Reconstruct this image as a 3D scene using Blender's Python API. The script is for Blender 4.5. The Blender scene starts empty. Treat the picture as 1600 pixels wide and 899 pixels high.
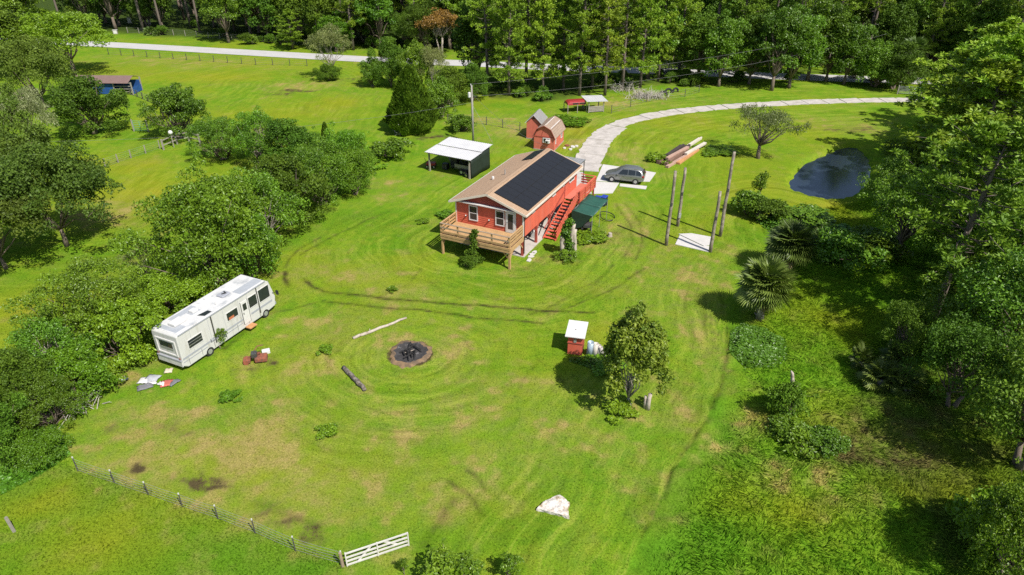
import bpy, math, random
import numpy as np
from mathutils import Vector, Matrix

S = bpy.context.scene
COL = S.collection
R = math.radians
PI = math.pi

# ------------------------------------------------------------------ camera, sky, sun, exposure
H, PITCH, FPX = 29.0, R(30), 1067.0
cam_d = bpy.data.cameras.new('camera')
cam_d.sensor_width = 36.0
cam_d.lens = 36.0 * FPX / 1600.0
cam_d.clip_end = 6000
cam = bpy.data.objects.new('camera', cam_d)
cam.location = (0, 0, H)
cam.rotation_euler = (PI / 2 - PITCH, 0, 0)
COL.objects.link(cam)
S.camera = cam

SUN_EL = R(51)
SUN_AZ = math.atan2(0.66, -0.75)              # clockwise from +Y
to_sun = Vector((math.sin(SUN_AZ) * math.cos(SUN_EL), math.cos(SUN_AZ) * math.cos(SUN_EL), math.sin(SUN_EL)))
W = bpy.data.worlds.new('World')
S.world = W
W.use_nodes = True
nt = W.node_tree
nt.nodes.clear()
sky = nt.nodes.new('ShaderNodeTexSky')
sky.sky_type = 'NISHITA'
sky.sun_disc = False
sky.sun_elevation = SUN_EL
sky.sun_rotation = SUN_AZ
bg = nt.nodes.new('ShaderNodeBackground')
bg.inputs['Strength'].default_value = 0.098
wo = nt.nodes.new('ShaderNodeOutputWorld')
nt.links.new(sky.outputs[0], bg.inputs[0])
nt.links.new(bg.outputs[0], wo.inputs[0])
sun_d = bpy.data.lights.new('sun', 'SUN')
sun_d.energy = 4.9
sun_d.angle = R(0.5)
sun_d.color = (1.0, 0.955, 0.87)
sun = bpy.data.objects.new('sun', sun_d)
sun.rotation_euler = to_sun.to_track_quat('Z', 'Y').to_euler()
sun.location = (60, -40, 80)
COL.objects.link(sun)
S.view_settings.view_transform = 'Standard'
S.view_settings.look = 'None'
S.view_settings.exposure = 0.42
S.view_settings.gamma = 1.0
S.view_settings.use_curve_mapping = False
S.cycles.max_bounces = 6
S.cycles.diffuse_bounces = 3
S.cycles.glossy_bounces = 3
S.cycles.transmission_bounces = 4
S.cycles.use_denoising = False
S.cycles.caustics_reflective = False
S.cycles.caustics_refractive = False

# ------------------------------------------------------------------ helpers
def G(x, y, z=0.0):
    """survey of the site: a point of the photo (1600 px wide) -> metres on the level z"""
    u = (x - 800) / FPX
    v = (450 - y) / FPX
    dy = math.cos(PITCH) + v * math.sin(PITCH)
    dz = -math.sin(PITCH) + v * math.cos(PITCH)
    t = (z - H) / dz
    return u * t, dy * t

def top_of(by, ty):
    """height of a thing standing at photo row by and reaching up to row ty"""
    Y = G(800, by)[1]
    v = (450 - ty) / FPX
    return H + (-math.sin(PITCH) + v * math.cos(PITCH)) / (math.cos(PITCH) + v * math.sin(PITCH)) * Y

def depth(by):
    return G(800, by)[1] * math.cos(PITCH) + H * math.sin(PITCH)

def vnoise(x, y, seed=0):
    rs = np.random.RandomState(seed)
    T = rs.rand(256, 256)
    xi = np.floor(x).astype(int); yi = np.floor(y).astype(int)
    fx = x - xi; fy = y - yi
    fx = fx * fx * (3 - 2 * fx); fy = fy * fy * (3 - 2 * fy)
    a = T[xi % 256, yi % 256]; b = T[(xi + 1) % 256, yi % 256]
    c = T[xi % 256, (yi + 1) % 256]; d = T[(xi + 1) % 256, (yi + 1) % 256]
    return (a * (1 - fx) + b * fx) * (1 - fy) + (c * (1 - fx) + d * fx) * fy

def fbm(x, y, seed=0, octv=4):
    s = 0; amp = .5; tot = 0
    for i in range(octv):
        s = s + amp * vnoise(x * 2 ** i + 17.3 * i, y * 2 ** i + 5.1 * i, seed + i); tot += amp; amp *= .5
    return s / tot

def sstep(a, b, x):
    t = np.clip((x - a) / (b - a), 0, 1)
    return t * t * (3 - 2 * t)

def dist_poly(X, Y, pts):
    D = np.full(np.shape(X), 1e9)
    for (ax, ay), (bx, by) in zip(pts[:-1], pts[1:]):
        dx, dy = bx - ax, by - ay
        L = dx * dx + dy * dy + 1e-9
        t = np.clip(((X - ax) * dx + (Y - ay) * dy) / L, 0, 1)
        D = np.minimum(D, np.hypot(X - ax - t * dx, Y - ay - t * dy))
    return D

def along_poly(X, Y, pts):
    D = np.full(np.shape(X), 1e9); S = np.zeros(np.shape(X)); acc = 0
    for (ax, ay), (bx, by) in zip(pts[:-1], pts[1:]):
        dx, dy = bx - ax, by - ay
        L = math.hypot(dx, dy) + 1e-9
        t = np.clip(((X - ax) * dx + (Y - ay) * dy) / L ** 2, 0, 1)
        d = np.hypot(X - ax - t * dx, Y - ay - t * dy)
        S = np.where(d < D, acc + t * L, S); D = np.minimum(D, d); acc += L
    return D, S

def in_poly(X, Y, pts):
    ins = np.zeros(np.shape(X), bool)
    n = len(pts)
    for i in range(n):
        x1, y1 = pts[i]; x2, y2 = pts[(i + 1) % n]
        c = ((y1 > Y) != (y2 > Y)) & (X < (x2 - x1) * (Y - y1) / (y2 - y1 + 1e-12) + x1)
        ins ^= c
    return ins

def np_mesh(name, V, F, mats, attrs=None, smooth=False, mi=None):
    """V (n,3), F (m,k) arrays -> mesh"""
    me = bpy.data.meshes.new(name)
    V = np.ascontiguousarray(V, dtype=np.float32); F = np.ascontiguousarray(F, dtype=np.int32)
    m, k = F.shape
    me.vertices.add(len(V)); me.vertices.foreach_set('co', V.ravel())
    me.loops.add(m * k); me.loops.foreach_set('vertex_index', F.ravel())
    me.polygons.add(m)
    me.polygons.foreach_set('loop_start', np.arange(0, m * k, k, dtype=np.int32))
    if mi is not None:
        me.polygons.foreach_set('material_index', np.ascontiguousarray(mi, dtype=np.int32))
    me.update(calc_edges=True)
    me.polygons.foreach_set('use_smooth', np.full(m, smooth, dtype=bool))
    for an, (typ, data) in (attrs or {}).items():
        at = me.attributes.new(an, typ, 'POINT')
        at.data.foreach_set('color' if typ == 'FLOAT_COLOR' else 'value', np.ascontiguousarray(data, dtype=np.float32).ravel())
    for mm in mats:
        me.materials.append(mm)
    return me

def link(name, data, parent=None, loc=(0, 0, 0), rz=0.0):
    o = bpy.data.objects.new(name, data)
    o.location = loc
    o.rotation_euler = (0, 0, rz)
    o.parent = parent
    COL.objects.link(o)
    return o

def tag(o, label=None, cat=None, group=None, kind=None):
    if label: o['label'] = label
    if cat: o['category'] = cat
    if group: o['group'] = group
    if kind: o['kind'] = kind
    return o

def thing(name, label, cat, loc=(0, 0, 0), rz=0.0, group=None):
    return tag(link(name, None, None, loc, rz), label, cat, group)

def copy_tree(o, parent=None):
    c = o.copy(); COL.objects.link(c); c.parent = parent
    for ch in o.children:
        copy_tree(ch, c)
    return c

class MB:
    def __init__(s):
        s.v = []; s.f = []; s.m = []
    def add(s, vs, fs, mi=0):
        b = len(s.v)
        s.v += [tuple(p) for p in vs]
        s.f += [tuple(b + i for i in f) for f in fs]
        s.m += [mi] * len(fs)
        return s
    def box(s, x0, x1, y0, y1, z0, z1, mi=0):
        return s.add([(x0, y0, z0), (x1, y0, z0), (x1, y1, z0), (x0, y1, z0), (x0, y0, z1), (x1, y0, z1), (x1, y1, z1), (x0, y1, z1)],
                     [(3, 2, 1, 0), (4, 5, 6, 7), (0, 1, 5, 4), (1, 2, 6, 5), (2, 3, 7, 6), (3, 0, 4, 7)], mi)
    def bar(s, p, q, w, h, mi=0, up=(0, 0, 1)):
        p = Vector(p); q = Vector(q); d = (q - p).normalized()
        u = Vector(up)
        if abs(d.dot(u)) > .98: u = Vector((0, 1, 0))
        a = d.cross(u).normalized() * (w / 2); b = a.cross(d).normalized() * (h / 2)
        vs = [p - a - b, p + a - b, p + a + b, p - a + b, q - a - b, q + a - b, q + a + b, q - a + b]
        return s.add(vs, [(3, 2, 1, 0), (4, 5, 6, 7), (0, 1, 5, 4), (1, 2, 6, 5), (2, 3, 7, 6), (3, 0, 4, 7)], mi)
    def tube(s, pts, rad, n=8, mi=0):
        pts = [Vector(p) for p in pts]
        if not hasattr(rad, '__len__'): rad = [rad] * len(pts)
        b = len(s.v); u = None
        for i, p in enumerate(pts):
            d = (pts[min(i + 1, len(pts) - 1)] - pts[max(i - 1, 0)]).normalized()
            if u is None:
                u = d.orthogonal().normalized()
            u = (u - d * u.dot(d)).normalized(); w = d.cross(u)
            for k in range(n):
                t = 2 * PI * k / n
                s.v.append(tuple(p + (u * math.cos(t) + w * math.sin(t)) * rad[i]))
        for i in range(len(pts) - 1):
            for k in range(n):
                s.f.append((b + i * n + k, b + i * n + (k + 1) % n, b + (i + 1) * n + (k + 1) % n, b + (i + 1) * n + k)); s.m.append(mi)
        s.f.append(tuple(b + k for k in reversed(range(n)))); s.m.append(mi)
        e = b + (len(pts) - 1) * n
        s.f.append(tuple(e + k for k in range(n))); s.m.append(mi)
        return s
    def prism(s, poly, y0, y1, mi=0):
        """poly of (x,z), counter-clockwise seen from -y"""
        n = len(poly)
        vs = [(x, y0, z) for x, z in poly] + [(x, y1, z) for x, z in poly]
        fs = [tuple(range(n)), tuple(reversed(range(n, 2 * n)))] + [(i, n + i, n + (i + 1) % n, (i + 1) % n) for i in range(n)]
        return s.add(vs, fs, mi)
    def slab(s, poly, z0, z1, mi=0):
        n = len(poly)
        vs = [(x, y, z0) for x, y in poly] + [(x, y, z1) for x, y in poly]
        fs = [tuple(reversed(range(n))), tuple(range(n, 2 * n))] + [(i, (i + 1) % n, n + (i + 1) % n, n + i) for i in range(n)]
        return s.add(vs, fs, mi)
    def mesh(s, name, mats, smooth=False):
        me = bpy.data.meshes.new(name)
        me.from_pydata(s.v, [], s.f)
        for m in (mats if isinstance(mats, (list, tuple)) else [mats]): me.materials.append(m)
        me.polygons.foreach_set('material_index', s.m)
        if smooth: me.polygons.foreach_set('use_smooth', [True] * len(s.f))
        me.update()
        return me
    def build(s, name, mats, parent=None, smooth=False, bevel=0, loc=(0, 0, 0), rz=0.0, sub=0, kind=None):
        o = link(name, s.mesh(name, mats, smooth), parent, loc, rz)
        if bevel:
            b = o.modifiers.new('bevel', 'BEVEL'); b.width = bevel; b.segments = 2; b.limit_method = 'ANGLE'
        if sub:
            b = o.modifiers.new('subsurf', 'SUBSURF'); b.levels = sub; b.render_levels = sub
        if kind: o['kind'] = kind
        return o

# ------------------------------------------------------------------ materials
def new_mat(name):
    m = bpy.data.materials.new(name); m.use_nodes = True
    t = m.node_tree
    return m, t, t.nodes['Principled BSDF'], t.nodes['Material Output']

def N(t, kind, **kw):
    n = t.nodes.new('ShaderNode' + kind)
    for k, v in kw.items():
        if k.startswith('i_'): n.inputs[k[2:].replace('_', ' ')].default_value = v
        else: setattr(n, k, v)
    return n

def mix(t, fac, a, b, mode='MIX'):
    n = t.nodes.new('ShaderNodeMix'); n.data_type = 'RGBA'; n.blend_type = mode
    for sock, val in ((n.inputs[0], fac), (n.inputs[6], a), (n.inputs[7], b)):
        if hasattr(val, 'is_output'): t.links.new(val, sock)
        else: sock.default_value = val if not isinstance(val, tuple) else (*val[:3], 1)
    return n.outputs[2]

def math_n(t, op, a, b=None, clamp=False):
    n = t.nodes.new('ShaderNodeMath'); n.operation = op; n.use_clamp = clamp
    for i, v in enumerate((a, b)):
        if v is None: continue
        if hasattr(v, 'is_output'): t.links.new(v, n.inputs[i])
        else: n.inputs[i].default_value = v
    return n.outputs[0]

def noise(t, scale, detail=4, rough=.55, vec=None, dist=0):
    n = N(t, 'TexNoise'); n.inputs['Scale'].default_value = scale; n.inputs['Detail'].default_value = detail
    n.inputs['Roughness'].default_value = rough; n.inputs['Distortion'].default_value = dist
    if vec is not None: t.links.new(vec, n.inputs['Vector'])
    return n.outputs['Fac']

def ramp(t, fac, a, b):
    n = N(t, 'MapRange'); n.inputs[1].default_value = a; n.inputs[2].default_value = b
    t.links.new(fac, n.inputs[0]); return n.outputs[0]

def M(name, col, rough=.65, metal=0.0, var=.18, scale=2.5, col2=None, patch=(.45, .6), bump=.0, bscale=30, spec=.4, fine=True, stretch=None):
    """weathered plain material: broad stains + fine grain over a base colour"""
    m, t, b, o = new_mat(name)
    tc = N(t, 'TexCoord').outputs['Object']
    if stretch:
        mp = N(t, 'Mapping'); mp.inputs['Scale'].default_value = stretch; t.links.new(tc, mp.inputs['Vector']); tc = mp.outputs[0]
    n1 = noise(t, scale, 5, .6, tc); n2 = noise(t, scale * 9, 3, .6, tc)
    lo = tuple(c * (1 - var) for c in col); hi = tuple(min(1, c * (1 + var)) for c in col)
    c = mix(t, ramp(t, n1, .3, .7), lo, hi)
    if fine: c = mix(t, ramp(t, n2, .3, .7), c, mix(t, .5, c, tuple(x * .75 for x in col)))
    if col2: c = mix(t, ramp(t, noise(t, scale * .7, 6, .65, tc), *patch), c, col2)
    t.links.new(c, b.inputs['Base Color'])
    b.inputs['Roughness'].default_value = rough; b.inputs['Metallic'].default_value = metal
    b.inputs['Specular IOR Level'].default_value = spec
    if bump:
        bn = N(t, 'Bump'); bn.inputs['Strength'].default_value = bump; bn.inputs['Distance'].default_value = .02
        t.links.new(noise(t, bscale, 4, .6, tc), bn.inputs['Height']); t.links.new(bn.outputs[0], b.inputs['Normal'])
    return m

def leaf_mat(name, dark, light, trans=.28, rough=.42, spec=.4, hue_var=.24):
    """leaves: colour runs from dark to light by the leaf's own value, each plant a little different"""
    m, t, b, o = new_mat(name)
    at = N(t, 'Attribute'); at.attribute_name = 'v'
    c = mix(t, at.outputs['Fac'], dark, light)
    oi = N(t, 'ObjectInfo')
    hs = N(t, 'HueSaturation')
    t.links.new(c, hs.inputs['Color'])
    r1 = N(t, 'MapRange'); r1.inputs[3].default_value = .5 - .024; r1.inputs[4].default_value = .5 + .006
    t.links.new(oi.outputs['Random'], r1.inputs[0]); t.links.new(r1.outputs[0], hs.inputs['Hue'])
    r2 = N(t, 'MapRange'); r2.inputs[3].default_value = 1 - hue_var; r2.inputs[4].default_value = 1 + hue_var
    wn = N(t, 'TexWhiteNoise', noise_dimensions='1D'); t.links.new(oi.outputs['Random'], wn.inputs['W'])
    t.links.new(wn.outputs['Value'], r2.inputs[0]); t.links.new(r2.outputs[0], hs.inputs['Value'])
    t.links.new(hs.outputs[0], b.inputs['Base Color'])
    b.inputs['Roughness'].default_value = rough; b.inputs['Specular IOR Level'].default_value = spec
    tr = N(t, 'BsdfTranslucent')
    t.links.new(mix(t, 1.0, hs.outputs[0], (1.15, 1.25, .55), 'MULTIPLY'), tr.inputs[0])
    mx = N(t, 'MixShader'); mx.inputs[0].default_value = trans * .7
    t.links.new(b.outputs[0], mx.inputs[1]); t.links.new(tr.outputs[0], mx.inputs[2]); t.links.new(mx.outputs[0], o.inputs['Surface'])
    return m

# ------------------------------------------------------------------ ground
def GP(*pp): return [G(*p) for p in pp]
POND = GP((1236, 290), (1243, 270), (1262, 252), (1290, 239), (1312, 230), (1335, 227), (1352, 238), (1362, 262), (1350, 288), (1330, 303), (1305, 308), (1268, 304))
_p = [Vector((*q, 0)) for q in POND]; POND = []
for i in range(len(_p)):
    p0, p1, p2, p3 = _p[i - 1], _p[i], _p[(i + 1) % len(_p)], _p[(i + 2) % len(_p)]
    for k in range(5):
        t = k / 5; q = .5 * ((2 * p1) + (-p0 + p2) * t + (2 * p0 - 5 * p1 + 4 * p2 - p3) * t * t + (-p0 + 3 * p1 - 3 * p2 + p3) * t ** 3)
        w = .15 * math.sin(i * 5 + k * 1.9) ; POND.append((q.x + w, q.y + .14 * math.cos(i * 3 + k * 2.3)))
MOWED_EDGE = GP((1215, 330), (1190, 352), (1205, 395), (1160, 430), (1134, 470), (1139, 540), (1130, 600), (1098, 668), (1050, 740), (1010, 830), (975, 899), (950, 960))
WILD = MOWED_EDGE + [(60, 10), (90, 40), (110, 95)] + GP((1440, 180), (1380, 200), (1420, 300), (1300, 325))
FENCE_PX = [(0, 672), (60, 702), (122, 737), (180, 757), (233, 775), (285, 793), (341, 812), (399, 834), (462, 862), (537, 884)]
PASTURE_SW = GP(*FENCE_PX) + [(-8, 8), (-80, 8), (-80, 30)]
ROAD_PTS = GP((-200, 52), (175, 71), (570, 93.5), (735, 100), (850, 105.5), (1000, 111), (1240, 121), (1450, 128), (1600, 134)) + [(140, 116)]
DRIVE_PX = [(914, 268), (921, 246), (938, 219), (962, 199), (990, 188), (1050, 176.5), (1150, 166.5), (1300, 159), (1455, 156.5), (1530, 156.5)]
DRIVE = GP(*DRIVE_PX)
FIRE = G(641, 553)

def gauss(X, Y, px, py, rx, ry=None):
    cx, cy = G(px, py); ry = ry or rx
    return np.exp(-(((X - cx) / rx) ** 2 + ((Y - cy) / ry) ** 2))

TAN = [(330, 700, 9, 4.5, .8), (480, 770, 7, 3.5, .7), (230, 660, 5, 3, .75), (650, 660, 6, 3, .55), (450, 600, 5, 3, .5), (800, 700, 5, 4, .45), (560, 520, 6, 4, .4), (560, 430, 7, 3, .4), (420, 640, 4, 2, .5), (1000, 600, 2, 4, .3), (700, 480, 8, 2, .3), (1120, 420, 3, 6, .35), (940, 430, 6, 3, .3), (700, 790, 1.7, 1.3, .9), (745, 760, 2.2, 1.2, .55), (660, 750, 2, 1.2, .4), (641, 552, 3.6, 3.2, .6), (720, 540, 2.5, 3, .6), (560, 640, 3, 1.5, .4), (190, 590, 1.6, 1.0, .95), (240, 560, 1.5, 1, .8),
       (260, 640, 4, 2, .5), (200, 690, 3, 1.4, .65), (320, 740, 4, 1.6, .55), (430, 800, 3, .9, .85), (380, 775, 3, .9, .6), (480, 830, 1.6, .8, .5), (400, 560, 1.6, 1.2, .8), (430, 500, 2.6, 1.6, .5), (480, 430, 3, 2, .45),
       (620, 455, 4, 2, .45), (960, 380, 2.2, 3.5, .75), (1000, 350, 2, 4, .6), (985, 330, 2, 3, .5), (1060, 430, 5, 4, .5), (1100, 540, 1.6, 6, .6), (1075, 640, 1.6, 4, .5), (1010, 760, 1.6, 3, .45), (900, 700, 4, 2, .25), (720, 640, 5, 3, .35),
       (800, 620, 5, 3, .3), (880, 410, 2, 1.2, .6), (830, 425, 3, 1.4, .5), (470, 135, 6, 4, .75), (500, 130, 4, 2, .6), (330, 100, 14, 6, .4), (820, 205, 5, 3, .8), (870, 190, 6, 2.5, .75), (960, 165, 7, 3, .7), (1010, 155, 7, 3, .5),
       (760, 190, 6, 3, .6), (250, 95, 12, 5, .4), (170, 330, 5, 3.5, .6), (180, 350, 4, 2, .4), (1340, 200, 6, 4, .5), (1310, 190, 5, 3, .5), (200, 420, 4, 2, .35), (985, 245, 3, 5, .35), (900, 225, 2, 2, .6), (620, 290, 4, 2, .4), (610, 310, 3, 2, .35), (200, 253, 8, 1.2, .5),
       (1210, 730, 2, 2, .5), (1290, 730, 2.5, 1.6, .55), (1300, 790, 3, 1.6, .5), (1380, 690, 5, 2.5, .8), (1450, 640, 5, 3, .5), (1130, 690, 2, 1.4, .5), (1180, 660, 2.4, 1.4, .45)]
YEL = [(400, 100, 26, 8, .4), (300, 120, 16, 5, .65), (220, 110, 10, 6, .45), (500, 165, 10, 6, .45), (430, 180, 14, 5, .6), (160, 260, 9, 5, .6), (230, 300, 9, 8, .65), (330, 290, 10, 8, .5), (240, 330, 6, 5, .6), (60, 480, 6, 4, .7), (30, 520, 5, 3, .5),
       (900, 205, 4, 4, .8), (880, 225, 4, 4, .6), (1000, 215, 9, 8, .3), (1180, 300, 6, 10, .55), (1220, 330, 5, 5, .8), (1260, 320, 4, 3, .8), (1260, 210, 6, 8, .5), (1160, 260, 8, 8, .4), (1150, 190, 16, 5, .3), (1060, 350, 4, 6, .35), (520, 740, 5, 3, .45),
       (430, 720, 6, 3, .5), (250, 800, 5, 2, .4), (150, 850, 4, 2.5, .55), (60, 800, 3, 2, .6), (470, 560, 5, 4, .3), (820, 560, 5, 5, .25), (850, 450, 7, 3, .3), (950, 520, 2.5, 2, .5), (1280, 660, 3, 2, .4), (1250, 480, 4, 5, .4), (1240, 800, 3, 2, .6), (1160, 780, 3, 2, .4), (1450, 760, 3, 1.4, .6)]
DIRT = [(318, 750, 1.1, .55, 1), (330, 757, 1.3, .35, .8), (212, 731, .8, .4, .85), (270, 665, 1.4, .6, .4), (175, 680, 1, .6, .45), (425, 560, 1.1, .6, .75), (402, 575, 1.5, .5, .45), (480, 838, .9, .5, .6), (455, 812, 1.2, .4, .4), (300, 560, 1, .5, .4), (415, 800, 1.1, .4, .5),
        (460, 143, 3.0, 1.0, .95), (440, 148, 2.4, 1.2, .5), (560, 125, 4, 1.5, .4), (860, 190, 2.5, 1.2, .5), (675, 215, 3.5, 1.0, .55), (700, 205, 3, .8, .5), (1325, 205, 3, 1.2, .55), (1350, 200, 3, 1, .5), (1110, 520, .9, 3.5, .35), (1370, 700, 4, 2, .45), (910, 640, .2, .2, .6), (960, 365, 1.2, 1, .3), (1290, 205, 3, .8, .4)]
LUSH = [(800, 440, 5, 2, .6), (550, 340, 5, 4, .5), (830, 770, 5, 3, .5), (560, 700, 6, 2.5, .45), (430, 640, 4, 2, .35), (850, 640, 3.5, 2, .3), (1060, 300, 4, 6, .4), (1180, 370, 3, 4, .5), (640, 170, 7, 3, .5), (540, 190, 6, 4, .35), (300, 320, 8, 8, .3), (1310, 500, 5, 5, .5), (1090, 790, 2.2, 6, .8), (1040, 870, 2, 2, .8),
        (1120, 660, 1.4, 4, .7), (690, 840, 3, 1, .5), (160, 770, 6, 1.5, .6), (330, 870, 5, 2, .5), (440, 880, 3, 1, .5), (1000, 720, 1.5, 2, .3), (30, 440, 4, 2, .6), (400, 345, 4, 3, .2), (960, 140, 12, 3, .5), (760, 165, 8, 3, .5)]
RUTS = [(.13, .9, GP((479, 437), (490, 450), (510, 457), (560, 464), (640, 471), (720, 476), (790, 481), (860, 486), (925, 490))),
        (.11, .8, GP((505, 473), (560, 478), (620, 483), (680, 489), (740, 497), (790, 500), (850, 505))),
        (.16, .9, GP((449, 425), (446, 436), (452, 449))), (.12, .55, GP((446, 418), (452, 405), (470, 390), (500, 372))), (.1, .45, GP((668, 440), (690, 455), (720, 466))), (.1, .6, GP((855, 492), (900, 478), (960, 450), (1005, 420))),
        (.12, .5, GP((830, 490), (880, 470), (930, 440), (960, 415))), (.2, .6, GP((427, 470), (405, 492), (380, 520), (350, 545))), (.1, .5, GP((420, 490), (470, 480), (500, 473))), (.1, .5, GP((730, 737), (748, 748), (760, 765))),
        (.13, .55, GP((700, 752), (730, 770), (748, 790), (755, 805))), (.25, .5, GP((660, 850), (690, 815), (708, 780))), (.14, .5, GP((1135, 500), (1136, 560), (1128, 610), (1098, 668), (1050, 742), (1008, 830))), (.12, .5, GP((610, 330), (570, 345), (520, 372), (470, 400))),
        (.1, .35, GP((660, 420), (640, 445), (590, 465))), (.12, .45, GP((960, 320), (985, 350), (990, 380), (975, 405))), (.11, .45, GP((975, 318), (1000, 348), (1006, 380), (992, 408))), (.12, .3, GP((880, 600), (840, 560), (800, 620))), (.18, .4, GP((400, 785), (440, 800), (500, 825)))]
HOUSE_O = Vector((1.0, 55.89, 0)); HOUSE_A = R(26)

def fields(X, Y):
    n1 = fbm(X / 3.1, Y / 3.1, 3); n2 = fbm(X / 9.0, Y / 9.0, 11); n3 = fbm(X / 1.1, Y / 1.1, 21, 3)
    wx = X + (fbm(X / 2.5, Y / 2.5, 31) - .5) * 2.6; wy = Y + (fbm(X / 2.5, Y / 2.5, 41) - .5) * 2.6
    def acc(L):
        s = np.zeros_like(X)
        for px, py, rx, ry, a in L:
            s = np.maximum(s, a * gauss(wx, wy, px, py, rx, ry))
        return s
    mown = 1.0 - in_poly(X, Y, WILD) * 1.0
    sw = in_poly(X, Y, PASTURE_SW) * 1.0
    yel = np.clip(acc(YEL) * (.35 + 1.1 * n1) + sstep(.56, .8, n2) * .35, 0, 1)
    tan = np.clip(acc(TAN) * (.1 + 1.45 * n3) * 1.15 + sstep(.55, .8, n3) * .35 + mown * (1 - sw) * .2 * sstep(.38, .7, n1), 0, 1)
    dirt = np.clip(acc(DIRT) * (.25 + 1.5 * n3), 0, 1)
    lush = np.clip(acc(LUSH) * (.4 + n1) + .35 * (1 - mown) + .45 * sw, 0, 1)
    rut = np.zeros_like(X)
    for w, a, pts in RUTS:
        d = dist_poly(wx * .25 + X * .75, wy * .25 + Y * .75, pts)
        rut = np.maximum(rut, a * np.exp(-(d / (w * 1.45)) ** 2) * np.clip(.45 + 1.2 * n3, 0, 1))
    # mowing rounds: streaks that follow the mower about the fire pit, the mowed edge, the house and the drive
    aF = np.arctan2(Y - FIRE[1], X - FIRE[0] + 1e-6)
    dF = np.hypot((X - FIRE[0]) / 1.3, Y - FIRE[1]) * (1 + .10 * np.sin(aF * 2 + 1))
    dE, sE = along_poly(X, Y, MOWED_EDGE)
    hx = (X - HOUSE_O.x) * math.cos(HOUSE_A) - (Y - HOUSE_O.y) * math.sin(HOUSE_A) + 3.4
    hy = (X - HOUSE_O.x) * math.sin(HOUSE_A) + (Y - HOUSE_O.y) * math.cos(HOUSE_A) - 6
    dH = np.hypot(np.maximum(abs(hx) - 3, 0), np.maximum(abs(hy) - 7, 0)); sH = np.arctan2(hy, hx) * 11
    dD, sD = along_poly(X, Y, DRIVE)
    dP, sP = along_poly(X, Y, [G(160, 330), G(420, 130)])
    warp = (fbm(X / 6, Y / 6, 51) - .5) * 1.8
    wF = np.exp(-(dF / 9) ** 2) * .55; wE = np.exp(-(dE / 7) ** 2) * mown * 1.2; wH = np.exp(-(dH / 10) ** 2); wD = np.exp(-(dD / 12) ** 2) * .8; wP = np.exp(-(dP / 40) ** 2) * .15 * (X < -12)
    k = mown * (1 - sw) * np.clip(-.2 + 2.2 * fbm(X / 4, Y / 4, 61), 0.15, 1.15) / (wF + wE + wH + wD + wP + .2)
    far = wD + wP > wH
    mow = [(dF + warp, aF * (3 + .5 * dF), wF * k), (dE + warp, sE, wE * k), (np.where(far, np.where(wD > wP, dD, dP), dH) + warp, np.where(far, np.where(wD > wP, sD, sP), sH), np.maximum(wH, wD + wP) * k)]
    pits = sstep(1.8, 1.45, np.hypot((X - FIRE[0]), (Y - FIRE[1])) + (n3 - .5) * .5)
    dirt = np.maximum(dirt, pits)
    # forest litter under the woods
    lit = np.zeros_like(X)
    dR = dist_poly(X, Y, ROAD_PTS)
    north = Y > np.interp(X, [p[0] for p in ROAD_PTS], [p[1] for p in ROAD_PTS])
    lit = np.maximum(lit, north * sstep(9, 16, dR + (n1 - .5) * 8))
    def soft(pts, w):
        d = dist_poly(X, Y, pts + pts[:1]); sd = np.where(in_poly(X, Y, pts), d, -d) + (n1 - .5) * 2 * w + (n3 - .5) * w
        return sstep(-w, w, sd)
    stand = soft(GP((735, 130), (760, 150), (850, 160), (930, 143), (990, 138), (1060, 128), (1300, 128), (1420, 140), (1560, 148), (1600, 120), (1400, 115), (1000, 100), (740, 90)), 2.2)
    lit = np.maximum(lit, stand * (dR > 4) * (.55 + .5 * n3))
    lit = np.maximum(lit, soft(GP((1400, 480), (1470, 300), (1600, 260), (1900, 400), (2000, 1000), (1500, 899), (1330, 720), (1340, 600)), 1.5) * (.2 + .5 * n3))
    return yel, tan, dirt, lush, mow, np.clip(rut, 0, 1), 1 - mown, np.clip(lit, 0, 1)

def pond_z(X, Y):
    ins = in_poly(X, Y, POND); d = dist_poly(X, Y, POND + POND[:1])
    sd = np.where(ins, -d, d)
    return -1.2 * sstep(.55, -.75, sd)

def relief(X, Y):
    z = (fbm(X / 4, Y / 4, 71) - .5) * .05
    f = in_poly(X, Y, WILD)
    return z + f * (fbm(X / 1.3, Y / 1.3, 81) - .5) * .55 + pond_z(X, Y)

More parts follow.
